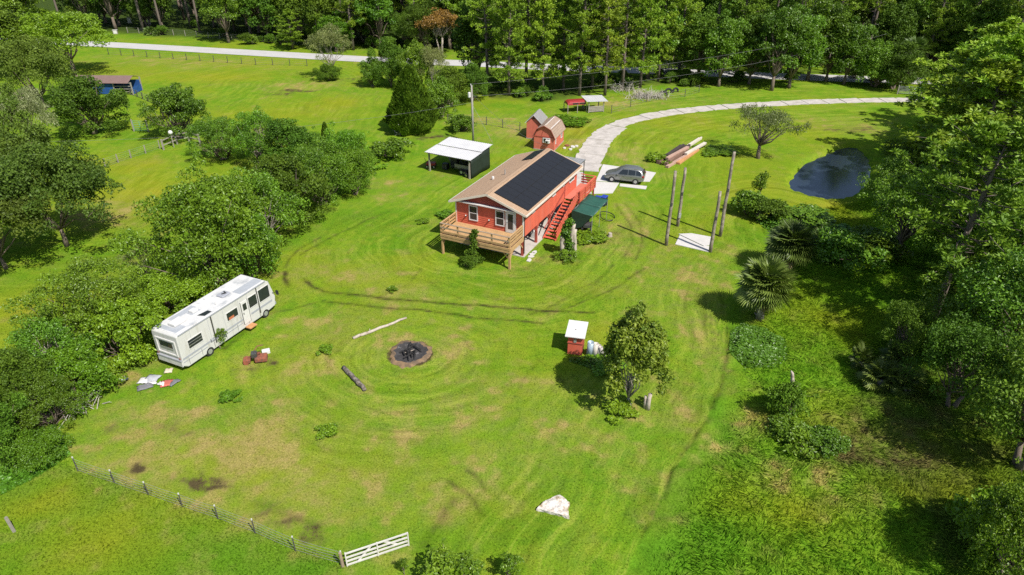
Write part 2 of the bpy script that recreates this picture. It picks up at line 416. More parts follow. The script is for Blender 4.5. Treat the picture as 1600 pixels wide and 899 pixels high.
def grass_color(t):
    """colour of the grass from the wear masks carried by the mesh"""
    a = N(t, 'Attribute'); a.attribute_name = 'ga'; b = N(t, 'Attribute'); b.attribute_name = 'gb'
    sa = N(t, 'SeparateColor'); t.links.new(a.outputs['Color'], sa.inputs[0])
    sb = N(t, 'SeparateColor'); t.links.new(b.outputs['Color'], sb.inputs[0])
    pos = N(t, 'NewGeometry').outputs['Position']
    big = noise(t, .22, 5, .6, pos); mid = noise(t, 1.3, 4, .6, pos); fin = noise(t, 9, 4, .7, pos); gr = noise(t, 38, 3, .7, pos)
    c = mix(t, ramp(t, big, .35, .65), (.100, .215, .010), (.160, .255, .014))
    m3 = noise(t, .6, 6, .7, pos)
    c = mix(t, math_n(t, 'MULTIPLY', ramp(t, m3, .45, .62), .55), c, (.205, .245, .024))
    c = mix(t, math_n(t, 'MULTIPLY', ramp(t, mid, .45, .68), .6), c, (.068, .170, .010))
    c = mix(t, sb.outputs['Red'], c, (.078, .188, .010))                                    # fresh, uncut
    c = mix(t, math_n(t, 'MULTIPLY', sa.outputs['Red'], .85), c, (.255, .245, .014))        # yellowed
    brk = math_n(t, 'ADD', math_n(t, 'MULTIPLY', math_n(t, 'SUBTRACT', fin, .5), 1.3), math_n(t, 'MULTIPLY', math_n(t, 'SUBTRACT', mid, .5), 1.3))
    tn = math_n(t, 'MULTIPLY', ramp(t, math_n(t, 'ADD', sa.outputs['Green'], brk), -.15, 1.0), math_n(t, 'MULTIPLY', sa.outputs['Green'], 1.25, True), True)
    c = mix(t, tn, c, mix(t, ramp(t, mid, .3, .7), (.225, .215, .045), (.305, .245, .085)))  # worn, straw coloured
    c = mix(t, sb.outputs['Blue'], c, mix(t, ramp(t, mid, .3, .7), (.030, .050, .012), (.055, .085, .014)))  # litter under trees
    dn = math_n(t, 'MULTIPLY', ramp(t, math_n(t, 'ADD', sa.outputs['Blue'], math_n(t, 'MULTIPLY', brk, 1.9)), .1, .75), math_n(t, 'MULTIPLY', sa.outputs['Blue'], 1.8, True), True)
    c = mix(t, dn, c, (.075, .058, .028))                                                   # bare earth
    tot = None
    for i in range(3):
        am = N(t, 'Attribute'); am.attribute_name = 'gm%d' % i
        sm = N(t, 'SeparateColor'); t.links.new(am.outputs['Color'], sm.inputs[0])
        cx = N(t, 'CombineXYZ')
        t.links.new(math_n(t, 'MULTIPLY', sm.outputs['Red'], 1.9), cx.inputs[0]); t.links.new(math_n(t, 'MULTIPLY', sm.outputs['Green'], .16), cx.inputs[1]); cx.inputs[2].default_value = i * 7.3
        sv = math_n(t, 'MULTIPLY', math_n(t, 'SUBTRACT', noise(t, 1.0, 4, .68, cx.outputs[0]), .5), sm.outputs['Blue'])
        tot = sv if tot is None else math_n(t, 'ADD', tot, sv)
    c = mix(t, math_n(t, 'MULTIPLY', ramp(t, tot, .01, .14), .45), c, (.225, .230, .040))
    strk = N(t, 'MapRange'); strk.inputs[1].default_value = -.14; strk.inputs[2].default_value = .14; strk.inputs[3].default_value = .72; strk.inputs[4].default_value = 1.22
    t.links.new(tot, strk.inputs[0])
    g = N(t, 'MapRange'); g.inputs[1].default_value = .25; g.inputs[2].default_value = .75; g.inputs[3].default_value = .56; g.inputs[4].default_value = 1.4
    t.links.new(fin, g.inputs[0])
    g2 = N(t, 'MapRange'); g2.inputs[1].default_value = .25; g2.inputs[2].default_value = .75; g2.inputs[3].default_value = .66; g2.inputs[4].default_value = 1.34
    t.links.new(gr, g2.inputs[0])
    mw = N(t, 'MapRange'); mw.inputs[1].default_value = 0; mw.inputs[2].default_value = 1; mw.inputs[3].default_value = .5; mw.inputs[4].default_value = 1.5
    t.links.new(sb.outputs['Green'], mw.inputs[0])
    k = math_n(t, 'MULTIPLY', math_n(t, 'MULTIPLY', math_n(t, 'MULTIPLY', g.outputs[0], g2.outputs[0]), mw.outputs[0]), strk.outputs[0])
    cc = N(t, 'CombineColor')
    for i in range(3): t.links.new(k, cc.inputs[i])
    return mix(t, 1.0, c, cc.outputs[0], 'MULTIPLY'), fin, gr

def ground_mat():
    m, t, b, o = new_mat('lawn_ground')
    c, fin, gr = grass_color(t)
    t.links.new(c, b.inputs['Base Color']); b.inputs['Roughness'].default_value = .95; b.inputs['Specular IOR Level'].default_value = .02
    h = math_n(t, 'ADD', math_n(t, 'MULTIPLY', fin, 1.0), math_n(t, 'MULTIPLY', gr, .6))
    bn = N(t, 'Bump'); bn.inputs['Strength'].default_value = .6; bn.inputs['Distance'].default_value = .05
    t.links.new(h, bn.inputs['Height']); t.links.new(bn.outputs[0], b.inputs['Normal'])
    return m

def blade_mat(name, lo, hi):
    m, t, b, o = new_mat(name)
    c, fin, gr = grass_color(t)
    at = N(t, 'Attribute'); at.attribute_name = 'v'
    mr = N(t, 'MapRange'); mr.inputs[3].default_value = lo; mr.inputs[4].default_value = hi
    t.links.new(at.outputs['Fac'], mr.inputs[0])
    cc = N(t, 'CombineColor')
    for i in range(3): t.links.new(mr.outputs[0], cc.inputs[i])
    c = mix(t, 1.0, c, cc.outputs[0], 'MULTIPLY')
    t.links.new(c, b.inputs['Base Color']); b.inputs['Roughness'].default_value = .8; b.inputs['Specular IOR Level'].default_value = .03
    tr = N(t, 'BsdfTranslucent'); t.links.new(c, tr.inputs[0])
    mx = N(t, 'MixShader'); mx.inputs[0].default_value = .42
    t.links.new(b.outputs[0], mx.inputs[1]); t.links.new(tr.outputs[0], mx.inputs[2]); t.links.new(mx.outputs[0], o.inputs['Surface'])
    return m

def grass_attrs(X, Y, rep=1):
    yel, tan, dirt, lush, mow, rut, wild, lit = fields(X, Y)
    one = np.ones_like(X)
    mw = np.clip(.5 - .5 * rut, 0, 1)
    ga = np.stack([yel, tan, np.maximum(dirt, rut * .6), one], 1); gb = np.stack([lush, mw, lit, one], 1)
    out = {'ga': ga, 'gb': gb}
    for i, (d, s_, w) in enumerate(mow): out['gm%d' % i] = np.stack([d, s_, w, one], 1)
    return {k: ('FLOAT_COLOR', np.repeat(v, rep, 0) if rep > 1 else v) for k, v in out.items()}

GRASS = ground_mat(); BLADE = blade_mat('grass_blade', .9, 1.6); TALL = blade_mat('tall_grass_blade', 1.15, 2.3)
xs = np.concatenate([[-3000, -800, -300, -200, -160], np.arange(-125, -46, 1.0), np.arange(-46, 46, .15), np.arange(46, 126, 1.0), [160, 200, 300, 800, 3000]])
ys = [-600, -150, -40, 0, 8]
y = 12.0
while y < 200:
    ys.append(y); y += .15 + max(0, y - 38) * .009
ys = np.array(ys + [240, 320, 600, 1500, 4000])
GX, GY = np.meshgrid(xs, ys); nx, ny = len(xs), len(ys)
fx, fy = GX.ravel(), GY.ravel()
V = np.stack([fx, fy, relief(fx, fy)], 1)
ii = (np.arange(ny - 1)[:, None] * nx + np.arange(nx - 1)[None]).ravel()
F4 = np.stack([ii, ii + 1, ii + nx + 1, ii + nx], 1)
tag(link('ground', np_mesh('ground', V, F4, [GRASS], grass_attrs(fx, fy), True)), 'green mown grass ground with worn patches and tyre ruts', kind='structure')

def blades(name, X, Y, h, w, lean, rng, mat, label, flow=0):
    n = len(X)
    if flow: h = h * (.25 + .75 * sstep(.2, 3.0, dist_poly(X, Y, MOWED_EDGE)))
    a = rng.rand(n) * 2 * PI; b = rng.rand(n) * 2 * PI if not flow else fbm(X / flow, Y / flow, 301) * 11 + (rng.rand(n) - .5) * 3.6
    hh = h * (.55 + .9 * rng.rand(n)); ww = w * (.6 + .8 * rng.rand(n))
    Z = relief(X, Y) - .02
    dx, dy = np.cos(a) * ww / 2, np.sin(a) * ww / 2
    lx, ly = np.cos(b) * lean * hh, np.sin(b) * lean * hh
    P = np.empty((n, 4, 3))
    P[:, 0] = np.stack([X - dx, Y - dy, Z], 1); P[:, 1] = np.stack([X + dx, Y + dy, Z], 1)
    P[:, 2] = np.stack([X + dx * .7 + lx * .4, Y + dy * .7 + ly * .4, Z + hh * .65], 1); P[:, 3] = np.stack([X + lx, Y + ly, Z + hh], 1)
    q = np.arange(n)[:, None] * 4
    at = grass_attrs(X, Y, 4); at['v'] = ('FLOAT', np.repeat(rng.rand(n), 4))
    F = np.concatenate([q + np.array([[0, 1, 2]]), q + np.array([[0, 2, 3]])], 0)
    return tag(link(name, np_mesh(name, P.reshape(-1, 3), F, [mat], at)), label, kind='stuff')

def scatter(rng, n, x0, x1, y0, y1, ok):
    X = x0 + rng.rand(n) * (x1 - x0); Y = y0 + rng.rand(n) ** 1.15 * (y1 - y0)
    k = ok(X, Y)
    return X[k], Y[k]

rng = np.random.RandomState(5)
def seen(X, Y): return abs(X) < (Y * .866 + 14.5) * .78
def lawn_ok(X, Y):
    d = np.hypot(X - FIRE[0], Y - FIRE[1])
    hx = (X - HOUSE_O.x) * math.cos(HOUSE_A) - (Y - HOUSE_O.y) * math.sin(HOUSE_A); hy = (X - HOUSE_O.x) * math.sin(HOUSE_A) + (Y - HOUSE_O.y) * math.cos(HOUSE_A)
    return seen(X, Y) & ~in_poly(X, Y, WILD) & (d > 1.5) & ~((hx > -6.5) & (hx < .5) & (hy > -.3) & (hy < 14))
X, Y = scatter(rng, 240000, -48, 24, 16, 66, lawn_ok)
blades('lawn_grass', X, Y, .06, .06, 1.3, rng, BLADE, 'short mown lawn grass around the red house')
pond_poly = [np.array(p) for p in POND]
X, Y = scatter(rng, 300000, 4, 52, 16, 82, lambda X, Y: seen(X, Y) & in_poly(X, Y, WILD) & (pond_z(X, Y) > -.35) & (fbm(X / 1.4, Y / 1.4, 93) > .2))
blades('tall_grass', X, Y, .20, .045, 1.6, rng, TALL, 'tall uncut grass beyond the mown lawn', 1.6)
X, Y = scatter(rng, 60000, -42, -6, 13, 34, lambda X, Y: seen(X, Y) & in_poly(X, Y, PASTURE_SW))
blades('pasture_grass', X, Y, .13, .055, .8, rng, BLADE, 'fresh green pasture grass outside the wire fence')
def near_fence(X, Y): return seen(X, Y) & (dist_poly(X, Y, GP(*FENCE_PX)) < .35)
X, Y = scatter(rng, 24000, -40, -5, 20, 32, near_fence)
blades('fence_grass', X, Y, .16, .04, 1.2, rng, TALL, 'long grass along the foot of the wire fence')

# ------------------------------------------------------------------ pond, road, driveway
def water_mat():
    m, t, b, o = new_mat('pond_water')
    b.inputs['Base Color'].default_value = (.016, .024, .040, 1); b.inputs['Roughness'].default_value = .10; b.inputs['IOR'].default_value = 1.33
    b.inputs['Specular IOR Level'].default_value = 1.0
    pos = N(t, 'NewGeometry').outputs['Position']
    bn = N(t, 'Bump'); bn.inputs['Strength'].default_value = .03; bn.inputs['Distance'].default_value = .02
    t.links.new(noise(t, 3.5, 3, .5, pos), bn.inputs['Height']); t.links.new(bn.outputs[0], b.inputs['Normal'])
    return m
cxp = sum(p[0] for p in POND) / len(POND); cyp = sum(p[1] for p in POND) / len(POND)
mb = MB(); mb.add([((x - cxp) * 1.12 + cxp, (y - cyp) * 1.12 + cyp, -.42) for x, y in POND], [tuple(reversed(range(len(POND))))])
tag(mb.build('pond_water', water_mat()), 'still slate blue pond water among the grass', kind='structure')

CONC_ROAD = M('road_concrete', (.46, .445, .44), .85, var=.10, scale=.4, bump=.2, bscale=20)
CONC_OLD = M('old_concrete', (.46, .42, .385), .9, var=.22, scale=.9, col2=(.26, .23, .19), patch=(.55, .75), bump=.35, bscale=14)
CONC_NEW = M('pale_concrete', (.54, .515, .49), .85, var=.08, scale=.7, col2=(.50, .46, .40), patch=(.6, .8), bump=.2, bscale=18)
GRAVEL = M('pale_gravel', (.55, .49, .44), .95, var=.25, scale=3, bump=.6, bscale=40)

def smooth_path(pts, n=6):
    out = []
    P = [Vector((*p, 0)) for p in pts]
    for i in range(len(P) - 1):
        p0 = P[max(i - 1, 0)]; p1 = P[i]; p2 = P[i + 1]; p3 = P[min(i + 2, len(P) - 1)]
        for k in range(n):
            t = k / n
            out.append(.5 * ((2 * p1) + (-p0 + p2) * t + (2 * p0 - 5 * p1 + 4 * p2 - p3) * t * t + (-p0 + 3 * p1 - 3 * p2 + p3) * t ** 3))
    out.append(P[-1])
    return out

rp = smooth_path(ROAD_PTS, 8)
mb = MB(); vs = []
for i, p in enumerate(rp):
    d = (rp[min(i + 1, len(rp) - 1)] - rp[max(i - 1, 0)]).normalized(); s = Vector((d.y, -d.x, 0))
    vs += [tuple(p + s * 2.6 + Vector((0, 0, .045))), tuple(p - s * 2.6 + Vector((0, 0, .045)))]
mb.add(vs, [(2 * i, 2 * i + 2, 2 * i + 3, 2 * i + 1) for i in range(len(rp) - 1)])
tag(mb.build('road', CONC_ROAD), 'pale grey country road in front of the woods', kind='structure')

drive = tag(link('driveway', None), 'cracked pale concrete driveway curving from the house', kind='structure')
dp = smooth_path(DRIVE, 10)
L = [0]
for a, b2 in zip(dp[:-1], dp[1:]): L.append(L[-1] + (b2 - a).length)
def drive_at(s):
    s = max(0, min(L[-1] - 1e-3, s))
    i = max(k for k in range(len(L)) if L[k] <= s); i = min(i, len(dp) - 2)
    t = (s - L[i]) / (L[i + 1] - L[i] + 1e-9)
    d = (dp[i + 1] - dp[i]).normalized()
    return dp[i].lerp(dp[i + 1], t), Vector((d.y, -d.x, 0))
rnd = random.Random(4)
s = 0.0
while s < L[-1] - 1:
    seg = rnd.uniform(2.6, 3.6); e = s + seg - rnd.uniform(.05, .16)
    wd = 1.75 if s < 16 else 1.3
    ring = []
    for (ss, side) in ((s, 1), (s + seg * .2, 1), (s + seg * .4, 1), (s + seg * .6, 1), (s + seg * .8, 1), (e, 1), (e, 0), (e, -1), (s + seg * .8, -1), (s + seg * .6, -1), (s + seg * .4, -1), (s + seg * .2, -1), (s, -1), (s, 0)):
        p, n = drive_at(ss)
        p = p + n * side * (wd + rnd.uniform(-.2, .14))
        ring.append((p.x, p.y))
    m2 = MB(); m2.slab(list(reversed(ring)) if False else ring, -.06, .045 + rnd.uniform(-.012, .015))
    o = m2.build('slab', CONC_OLD, drive)
    s += seg
def polyslab(px, z1, mat, parent, name='slab'):
    pts = GP(*px)
    area = sum(pts[i][0] * pts[(i + 1) % len(pts)][1] - pts[(i + 1) % len(pts)][0] * pts[i][1] for i in range(len(pts)))
    if area < 0: pts = pts[::-1]
    m2 = MB(); m2.slab(pts, -.06, z1)
    return m2.build(name, mat, parent)
polyslab([(927, 209), (955, 198), (962, 205), (945, 211)], .03, CONC_OLD, drive)
pad = tag(link('parking_pad', None), 'clean white concrete parking pad under the car', kind='structure')
polyslab([(942, 258), (982, 263.5), (968, 286), (931, 284)], .05, CONC_NEW, pad)
polyslab([(983, 263.8), (1025, 271), (1015, 285), (969.5, 284)], .05, CONC_NEW, pad)
polyslab([(969, 288), (1011, 292), (1009, 297), (968, 292)], .05, CONC_NEW, pad)
polyslab([(930.5, 285), (967.5, 287), (957, 303), (926, 304)], .05, CONC_NEW, pad)
polyslab([(896, 269), (912, 270), (925, 304), (900, 300)], .04, CONC_OLD, pad)
sl = tag(link('broken_slab', None), 'broken white concrete slab between the bare poles', 'slab')
polyslab([(1060, 367), (1080, 366), (1113, 372), (1110, 384), (1100, 386)], .07, CONC_NEW, sl)
polyslab([(1062, 369), (1098, 386), (1109, 386), (1107, 395), (1055, 383)], .06, CONC_NEW, sl)
tag(polyslab([(1335, 101), (1350, 96), (1358, 104), (1345, 109)], .03, GRAVEL, None, 'sand_path'), 'pale sandy track opening in the woods', kind='structure')

# ------------------------------------------------------------------ plants: generators
BARK = M('bark', (.16, .125, .095), .95, var=.3, scale=4, bump=.8, bscale=12)
BARK_PINE = M('pine_bark', (.15, .12, .10), .95, var=.3, scale=5, bump=.8, bscale=10)
BARK_PALE = M('pale_bark', (.36, .32, .27), .95, var=.25, scale=4, col2=(.16, .13, .10), bump=.7, bscale=12)
DEADWOOD = M('dead_wood', (.42, .38, .34), .95, var=.25, scale=4)
LF = dict(
    oak=leaf_mat('oak_leaf', (.042, .088, .010), (.125, .205, .024), .26, .5, .22),
    dark=leaf_mat('dark_leaf', (.036, .088, .007), (.115, .215, .016), .26, .5, .2),
    mid=leaf_mat('green_leaf', (.044, .112, .006), (.145, .285, .016), .28),
    bright=leaf_mat('bright_leaf', (.055, .135, .006), (.160, .300, .016), .32),
    lime=leaf_mat('lime_leaf', (0.130, 0.227, 0.009), (0.259, 0.390, 0.018), .34),
    pine=leaf_mat('pine_needle', (.098, .195, .011), (.250, .380, .024), .25, .55, .3),
    cedar=leaf_mat('cedar_spray', (0.035, 0.088, 0.009), (0.116, 0.202, 0.013), .2),
    sparse=leaf_mat('grey_leaf', (0.102, 0.137, 0.039), (0.225, 0.267, 0.083), .28),
    olive=leaf_mat('olive_leaf', (.070, .150, .012), (.250, .350, .034), .3, .45, .3),
    rust=leaf_mat('rust_leaf', (0.177, 0.104, 0.022), (0.341, 0.215, 0.039), .3),
    palm=leaf_mat('palm_frond', (.050, .095, .014), (.150, .220, .040), .25, .45, .3),
    palmdry=leaf_mat('dry_frond', (0.205, 0.143, 0.050), (0.410, 0.299, 0.122), .2),
    cover=leaf_mat('ground_cover_leaf', (.055, .150, .010), (.110, .270, .018), .28),
    vine=leaf_mat('vine_leaf', (.060, .145, .006), (.170, .320, .014), .3),
    moss=leaf_mat('grey_moss', (.105, .140, .050), (.215, .250, .110), .2),
)

def rand_dirs(rng, n):
    d = rng.normal(size=(n, 3)); return d / np.linalg.norm(d, axis=1, keepdims=True)

def leaf_quads(C, Nn, size, rng, aspect=.55, droop=.2):
    n = len(C)
    r = rand_dirs(rng, n)
    d = np.cross(Nn, r); d /= np.linalg.norm(d, axis=1, keepdims=True) + 1e-9
    d[:, 2] -= droop; d /= np.linalg.norm(d, axis=1, keepdims=True)
    s = np.cross(d, Nn); s /= np.linalg.norm(s, axis=1, keepdims=True) + 1e-9
    L = (size * (.6 + .8 * rng.rand(n)))[:, None]
    P = np.empty((n, 4, 3))
    P[:, 0] = C - d * L * .5; P[:, 1] = C + s * L * aspect * .5 - d * L * .05 + Nn * L * .08
    P[:, 2] = C + d * L * .5; P[:, 3] = C - s * L * aspect * .5 - d * L * .05 + Nn * L * .08
    return P

def crown_mesh(name, clumps, nleaf, size, mat, rng, aspect=.55, droop=.2, shell=.5, up=.35):
    """leaves on the outsides of many small clumps; v = per-clump and per-leaf shade of green"""
    w = np.array([c[3] ** 2 for c in clumps]); w = w / w.sum()
    Ps, Vs = [], []
    for (x, y, z, r, fl), wi in zip(clumps, w):
        n = max(6, int(nleaf * wi))
        d = rand_dirs(rng, n)
        flip = (d[:, 2] < -.25) & (rng.rand(n) < .7); d[flip, 2] *= -1
        rad = r * (shell + (1 - shell) * rng.rand(n) ** .45)
        lump = 1 + .22 * np.sin(d[:, 0] * 5 + x * 3) * np.sin(d[:, 1] * 5 + y * 3)
        C = np.array([x, y, z]) + d * (rad * lump)[:, None] * np.array([1, 1, fl])
        nn = d * .5 + rand_dirs(rng, n) * .9 + np.array([0, 0, up]); nn /= np.linalg.norm(nn, axis=1, keepdims=True)
        Ps.append(leaf_quads(C, nn, size, rng, aspect, droop))
        base = rng.rand() * .55
        Vs.append(np.clip(base + rng.rand(n) * .55, 0, 1))
    P = np.concatenate(Ps); v = np.concatenate(Vs)
    F = np.arange(len(P) * 4).reshape(-1, 4)
    return np_mesh(name, P.reshape(-1, 3), F, [mat], {'v': ('FLOAT', np.repeat(v, 4))})

def limb_pts(p, q, rng, k=4, wob=.08, sag=0):
    p = np.array(p); q = np.array(q); L = np.linalg.norm(q - p)
    pts = []
    for i in range(k + 1):
        t = i / k
        w = (rng.rand(3) - .5) * L * wob * 2 * math.sin(PI * t)
        pts.append(tuple(p * (1 - t) + q * t + w + np.array([0, 0, sag * L * math.sin(PI * t)])))
    return pts

PROTO = {}
def broadleaf(key, seed, h, cr, th, ncl, clr, nleaf, size, mat, bark=BARK, flat=.8, multi=1, aspect=.55, droop=.2, inner=.35, shell=.45, taper=0.0, tr=.024, skirt=0):
    rng = np.random.RandomState(seed)
    mb = MB(); clumps = []
    cz = th + (h - th) * .5; rz = (h - th) * .5
    off = rng.rand(3) * 9
    for i in range(ncl):
        d = rand_dirs(rng, 1)[0]
        if d[2] < -.5: d[2] *= -.6
        rr = inner + (1 - inner) * rng.rand() ** .5
        irr = 1 + .28 * math.sin(math.atan2(d[1], d[0]) * 2 + off[0]) * math.cos(d[2] * 2.5 + off[1]) + .18 * math.sin(math.atan2(d[1], d[0]) * 3 + off[2])
        wz = 1 - taper * max(0, d[2])
        rc = clr * (.45 + 1.0 * rng.rand())
        if rng.rand() < .22: rr *= 1.16; rc *= .6
        x, y, z = d[0] * rr * (cr - rc * .6) * irr * wz, d[1] * rr * (cr - rc * .6) * irr * wz, cz + d[2] * rr * (rz - rc * .5)
        z = max(z, rc * .55)
        clumps.append((x, y, z, rc, flat))
    for i in range(skirt):
        a = 2 * PI * (i + rng.rand() * .8) / skirt; rc = clr * (.7 + .6 * rng.rand()); k = cr * (.55 + .4 * rng.rand())
        clumps.append((math.cos(a) * k, math.sin(a) * k, rc * .5 + th * 1.4 + rng.rand() * h * .22, rc, .9))
    r0 = max(.07, h * tr)
    for k in range(multi):
        a = 2 * PI * k / multi + rng.rand(); o = .35 * (multi > 1)
        base = (math.cos(a) * o * .4, math.sin(a) * o * .4, -.15)
        hub = (math.cos(a) * o * 2.2 + (rng.rand() - .5) * .3, math.sin(a) * o * 2.2 + (rng.rand() - .5) * .3, max(th * 1.05, .5))
        mb.tube([base, tuple((np.array(base) + hub) / 2 + (rng.rand(3) - .5) * .15), hub], [r0 * 1.25, r0 * .95, r0 * .75], 8)
        for (x, y, z, r, f) in clumps[k::multi][:16]:
            mb.tube(limb_pts(hub, (x * .85, y * .85, z * .97), rng, 3, .1), [r0 * .5, r0 * .34, r0 * .2, r0 * .07], 5)
    PROTO[key] = (mb.mesh('trunk', bark, True), crown_mesh('crown', clumps, nleaf, size, mat, rng, aspect, droop, shell), h, cr)

def pine(key, seed, h, cr, start, nb, mat=None, tufts=8, needles=20, nl=.5):
    rng = np.random.RandomState(seed)
    mat = mat or LF['pine']
    mb = MB(); bend = (rng.rand(2) - .5) * h * .07
    def axis(t): return np.array([bend[0] * t * t, bend[1] * t * t, h * t])
    r0 = h * .0125
    mb.tube([tuple(axis(t) - np.array([0, 0, .15 * (t == 0)])) for t in (0, .2, .4, .6, .8, .97)], [r0 * 1.2, r0, r0 * .88, r0 * .72, r0 * .45, r0 * .12], 8)
    tips = []
    for i in range(nb):
        t = start + (1 - start) * ((i + rng.rand() * .9) / nb)
        u = (t - start) / (1 - start)
        Lb = cr * (.35 + .65 * math.sin(PI * min(1, .22 + u * .78))) * (.65 + .55 * rng.rand()) * (1.0 if u < .85 else .75)
        a = rng.rand() * 2 * PI; el = .05 + .55 * u + (rng.rand() - .5) * .35
        p = axis(t); q = p + Lb * np.array([math.cos(a) * math.cos(el), math.sin(a) * math.cos(el), math.sin(el)])
        pts = limb_pts(p, q, rng, 3, .08, -.06)
        mb.tube(pts, [r0 * .3, r0 * .2, r0 * .13, r0 * .05], 4)
        sh = rng.rand()
        for k in range(tufts):
            s = .3 + .7 * (k + rng.rand()) / tufts
            c = p + (q - p) * s + (rng.rand(3) - .5) * np.array([1, 1, .6]) * (.45 + .35 * Lb * .4)
            tips.append((c, sh))
        tips.append((q, sh))
    C = np.array([c for c, _ in tips]); sh = np.array([s for _, s in tips])
    n = len(C)
    C2 = np.repeat(C, needles, 0); d = rand_dirs(rng, n * needles); d[:, 2] = d[:, 2] * .8 + .25; d /= np.linalg.norm(d, axis=1, keepdims=True)
    Lq = (nl * (.6 + .6 * rng.rand(n * needles)))[:, None]
    s = np.cross(d, rand_dirs(rng, n * needles)); s /= np.linalg.norm(s, axis=1, keepdims=True)
    wq = .07 * nl / .5
    P = np.empty((n * needles, 4, 3))
    P[:, 0] = C2 + d * .04; P[:, 1] = C2 + d * Lq * .6 + s * wq; P[:, 2] = C2 + d * Lq; P[:, 3] = C2 + d * Lq * .6 - s * wq
    v = np.clip(np.repeat(sh * .5, needles) + rng.rand(n * needles) * .55, 0, 1)
    cm = np_mesh('crown', P.reshape(-1, 3), np.arange(n * needles * 4).reshape(-1, 4), [mat], {'v': ('FLOAT', np.repeat(v, 4))})
    PROTO[key] = (mb.mesh('trunk', BARK_PINE, True), cm, h, cr)

def conifer(key, seed, h, cr, mat, n=15000, size=.34, full=.08):
    rng = np.random.RandomState(seed)
    mb = MB(); mb.tube([(0, 0, -.15), (0, 0, h * .5), (0, 0, h * .95)], [h * .025, h * .016, .02], 8)
    u = rng.rand(n) ** .75; z = h * (.03 + .97 * (1 - u) ** 1.0)
    t = z / h
    prof = np.where(t < .18, .55 + .45 * t / .18, ((1 - t) / .82) ** .72)
    a = rng.rand(n) * 2 * PI
    lob = 1 + .10 * np.sin(a * 5 + t * 7) + .10 * np.sin(a * 9 - t * 16) + .07 * np.sin(a * 3 + 21 * t)
    rr = cr * prof * lob * (.72 + .28 * rng.rand(n) ** .5)
    C = np.stack([np.cos(a) * rr, np.sin(a) * rr, z], 1)
    out = np.stack([np.cos(a), np.sin(a), np.zeros(n)], 1)
    d = out * .55 + np.array([0, 0, 1.0]) + rand_dirs(rng, n) * .4; d /= np.linalg.norm(d, axis=1, keepdims=True)
    s = np.cross(d, out + rand_dirs(rng, n) * .6); s /= np.linalg.norm(s, axis=1, keepdims=True)
    Lq = (size * (.6 + .8 * rng.rand(n)))[:, None]
    P = np.empty((n, 4, 3)); P[:, 0] = C - d * Lq * .5; P[:, 1] = C + s * Lq * .22; P[:, 2] = C + d * Lq * .5; P[:, 3] = C - s * Lq * .22
    v = np.clip(.5 * (lob - .75) / .5 + rng.rand(n) * .6, 0, 1)
    cm = np_mesh('crown', P.reshape(-1, 3), np.arange(n * 4).reshape(-1, 4), [mat], {'v': ('FLOAT', np.repeat(v, 4))})
    PROTO[key] = (mb.mesh('trunk', BARK, True), cm, h, cr)

def fan(P, Fq, Vv, c, d, up, rad, rng, v, nseg=17, spread=2.9):
    """one fan frond: pointed strips about the hub c, folded and drooping at the tips"""
    side = d.cross(up).normalized()
    for k in range(nseg):
        a = (k / (nseg - 1) - .5) * spread
        e = (d * math.cos(a) + side * math.sin(a)).normalized()
        Lr = rad * (.72 + .28 * math.cos(a)) * rng.uniform(.9, 1.08)
        w = side * math.cos(a) - d * math.sin(a)
        m_ = c + e * Lr * .6 - up * .03 * rad; t_ = c + e * Lr - up * rad * rng.uniform(.0, .16) + Vector((0, 0, -.05 * rad))
        b = len(P); ww = rad * .042
        P += [tuple(c), tuple(m_ + w * ww + up * .03), tuple(t_), tuple(m_ - w * ww - up * .02)]
        Fq.append((b, b + 1, b + 2, b + 3)); Vv += [v * rng.uniform(.7, 1.2)] * 4

def palm(key, seed, h, nf, rad, dry=8, th=None):
    rng = random.Random(seed)
    mb = MB(); th = th if th is not None else h - .9 * rad
    mb.tube([(0, 0, -.15), (.06, .03, th * .5), (.02, 0, th)], [.24, .20, .26], 9)
    for k in range(int(th / .18)):                                # old leaf boots
        a = k * 2.4; z = .15 + k * .18
        mb.bar((math.cos(a) * .19, math.sin(a) * .19, z), (math.cos(a) * .36, math.sin(a) * .36, z + .22), .10, .04)
    P, Fq, Vv, P2, F2, V2 = [], [], [], [], [], []
    pet = MB()
    for i in range(nf + dry):
        isdry = i >= nf
        a = i * 2.399 + rng.uniform(-.3, .3)
        el = (1.35 - 2.0 * (i / nf)) if not isdry else rng.uniform(-1.25, -.75)
        dirv = Vector((math.cos(a) * math.cos(el), math.sin(a) * math.cos(el), math.sin(el)))
        st = Vector((0, 0, th)); hub = st + dirv * rad * rng.uniform(.45, 1.15)
        dd = (dirv + Vector((0, 0, -.18))).normalized()
        up = dd.cross(Vector((-math.sin(a), math.cos(a), 0))).normalized()
        if up.z < 0: up = -up
        pet.tube([tuple(st), tuple(st.lerp(hub, .5) + Vector((0, 0, .06))), tuple(hub)], [.03, .025, .018], 4)
        if isdry: fan(P2, F2, V2, hub, dd, up, rad * .8, rng, rng.random())
        else: fan(P, Fq, Vv, hub, dd, up, rad * rng.uniform(.85, 1.1), rng, rng.uniform(.2, 1) * (.55 + .45 * (i / nf)))
    out = [('trunk', mb.mesh('trunk', BARK_PALE, True)), ('leaf_stalks', pet.mesh('leaf_stalks', LF['palm'], True)),
           ('crown', np_mesh('crown', np.array(P), np.array(Fq), [LF['palm']], {'v': ('FLOAT', np.clip(Vv, 0, 1))}))]
    if P2: out.append(('dead_fronds', np_mesh('dead_fronds', np.array(P2), np.array(F2), [LF['palmdry']], {'v': ('FLOAT', np.clip(V2, 0, 1))})))
    PROTO[key] = (out, None, h, rad * 1.8)

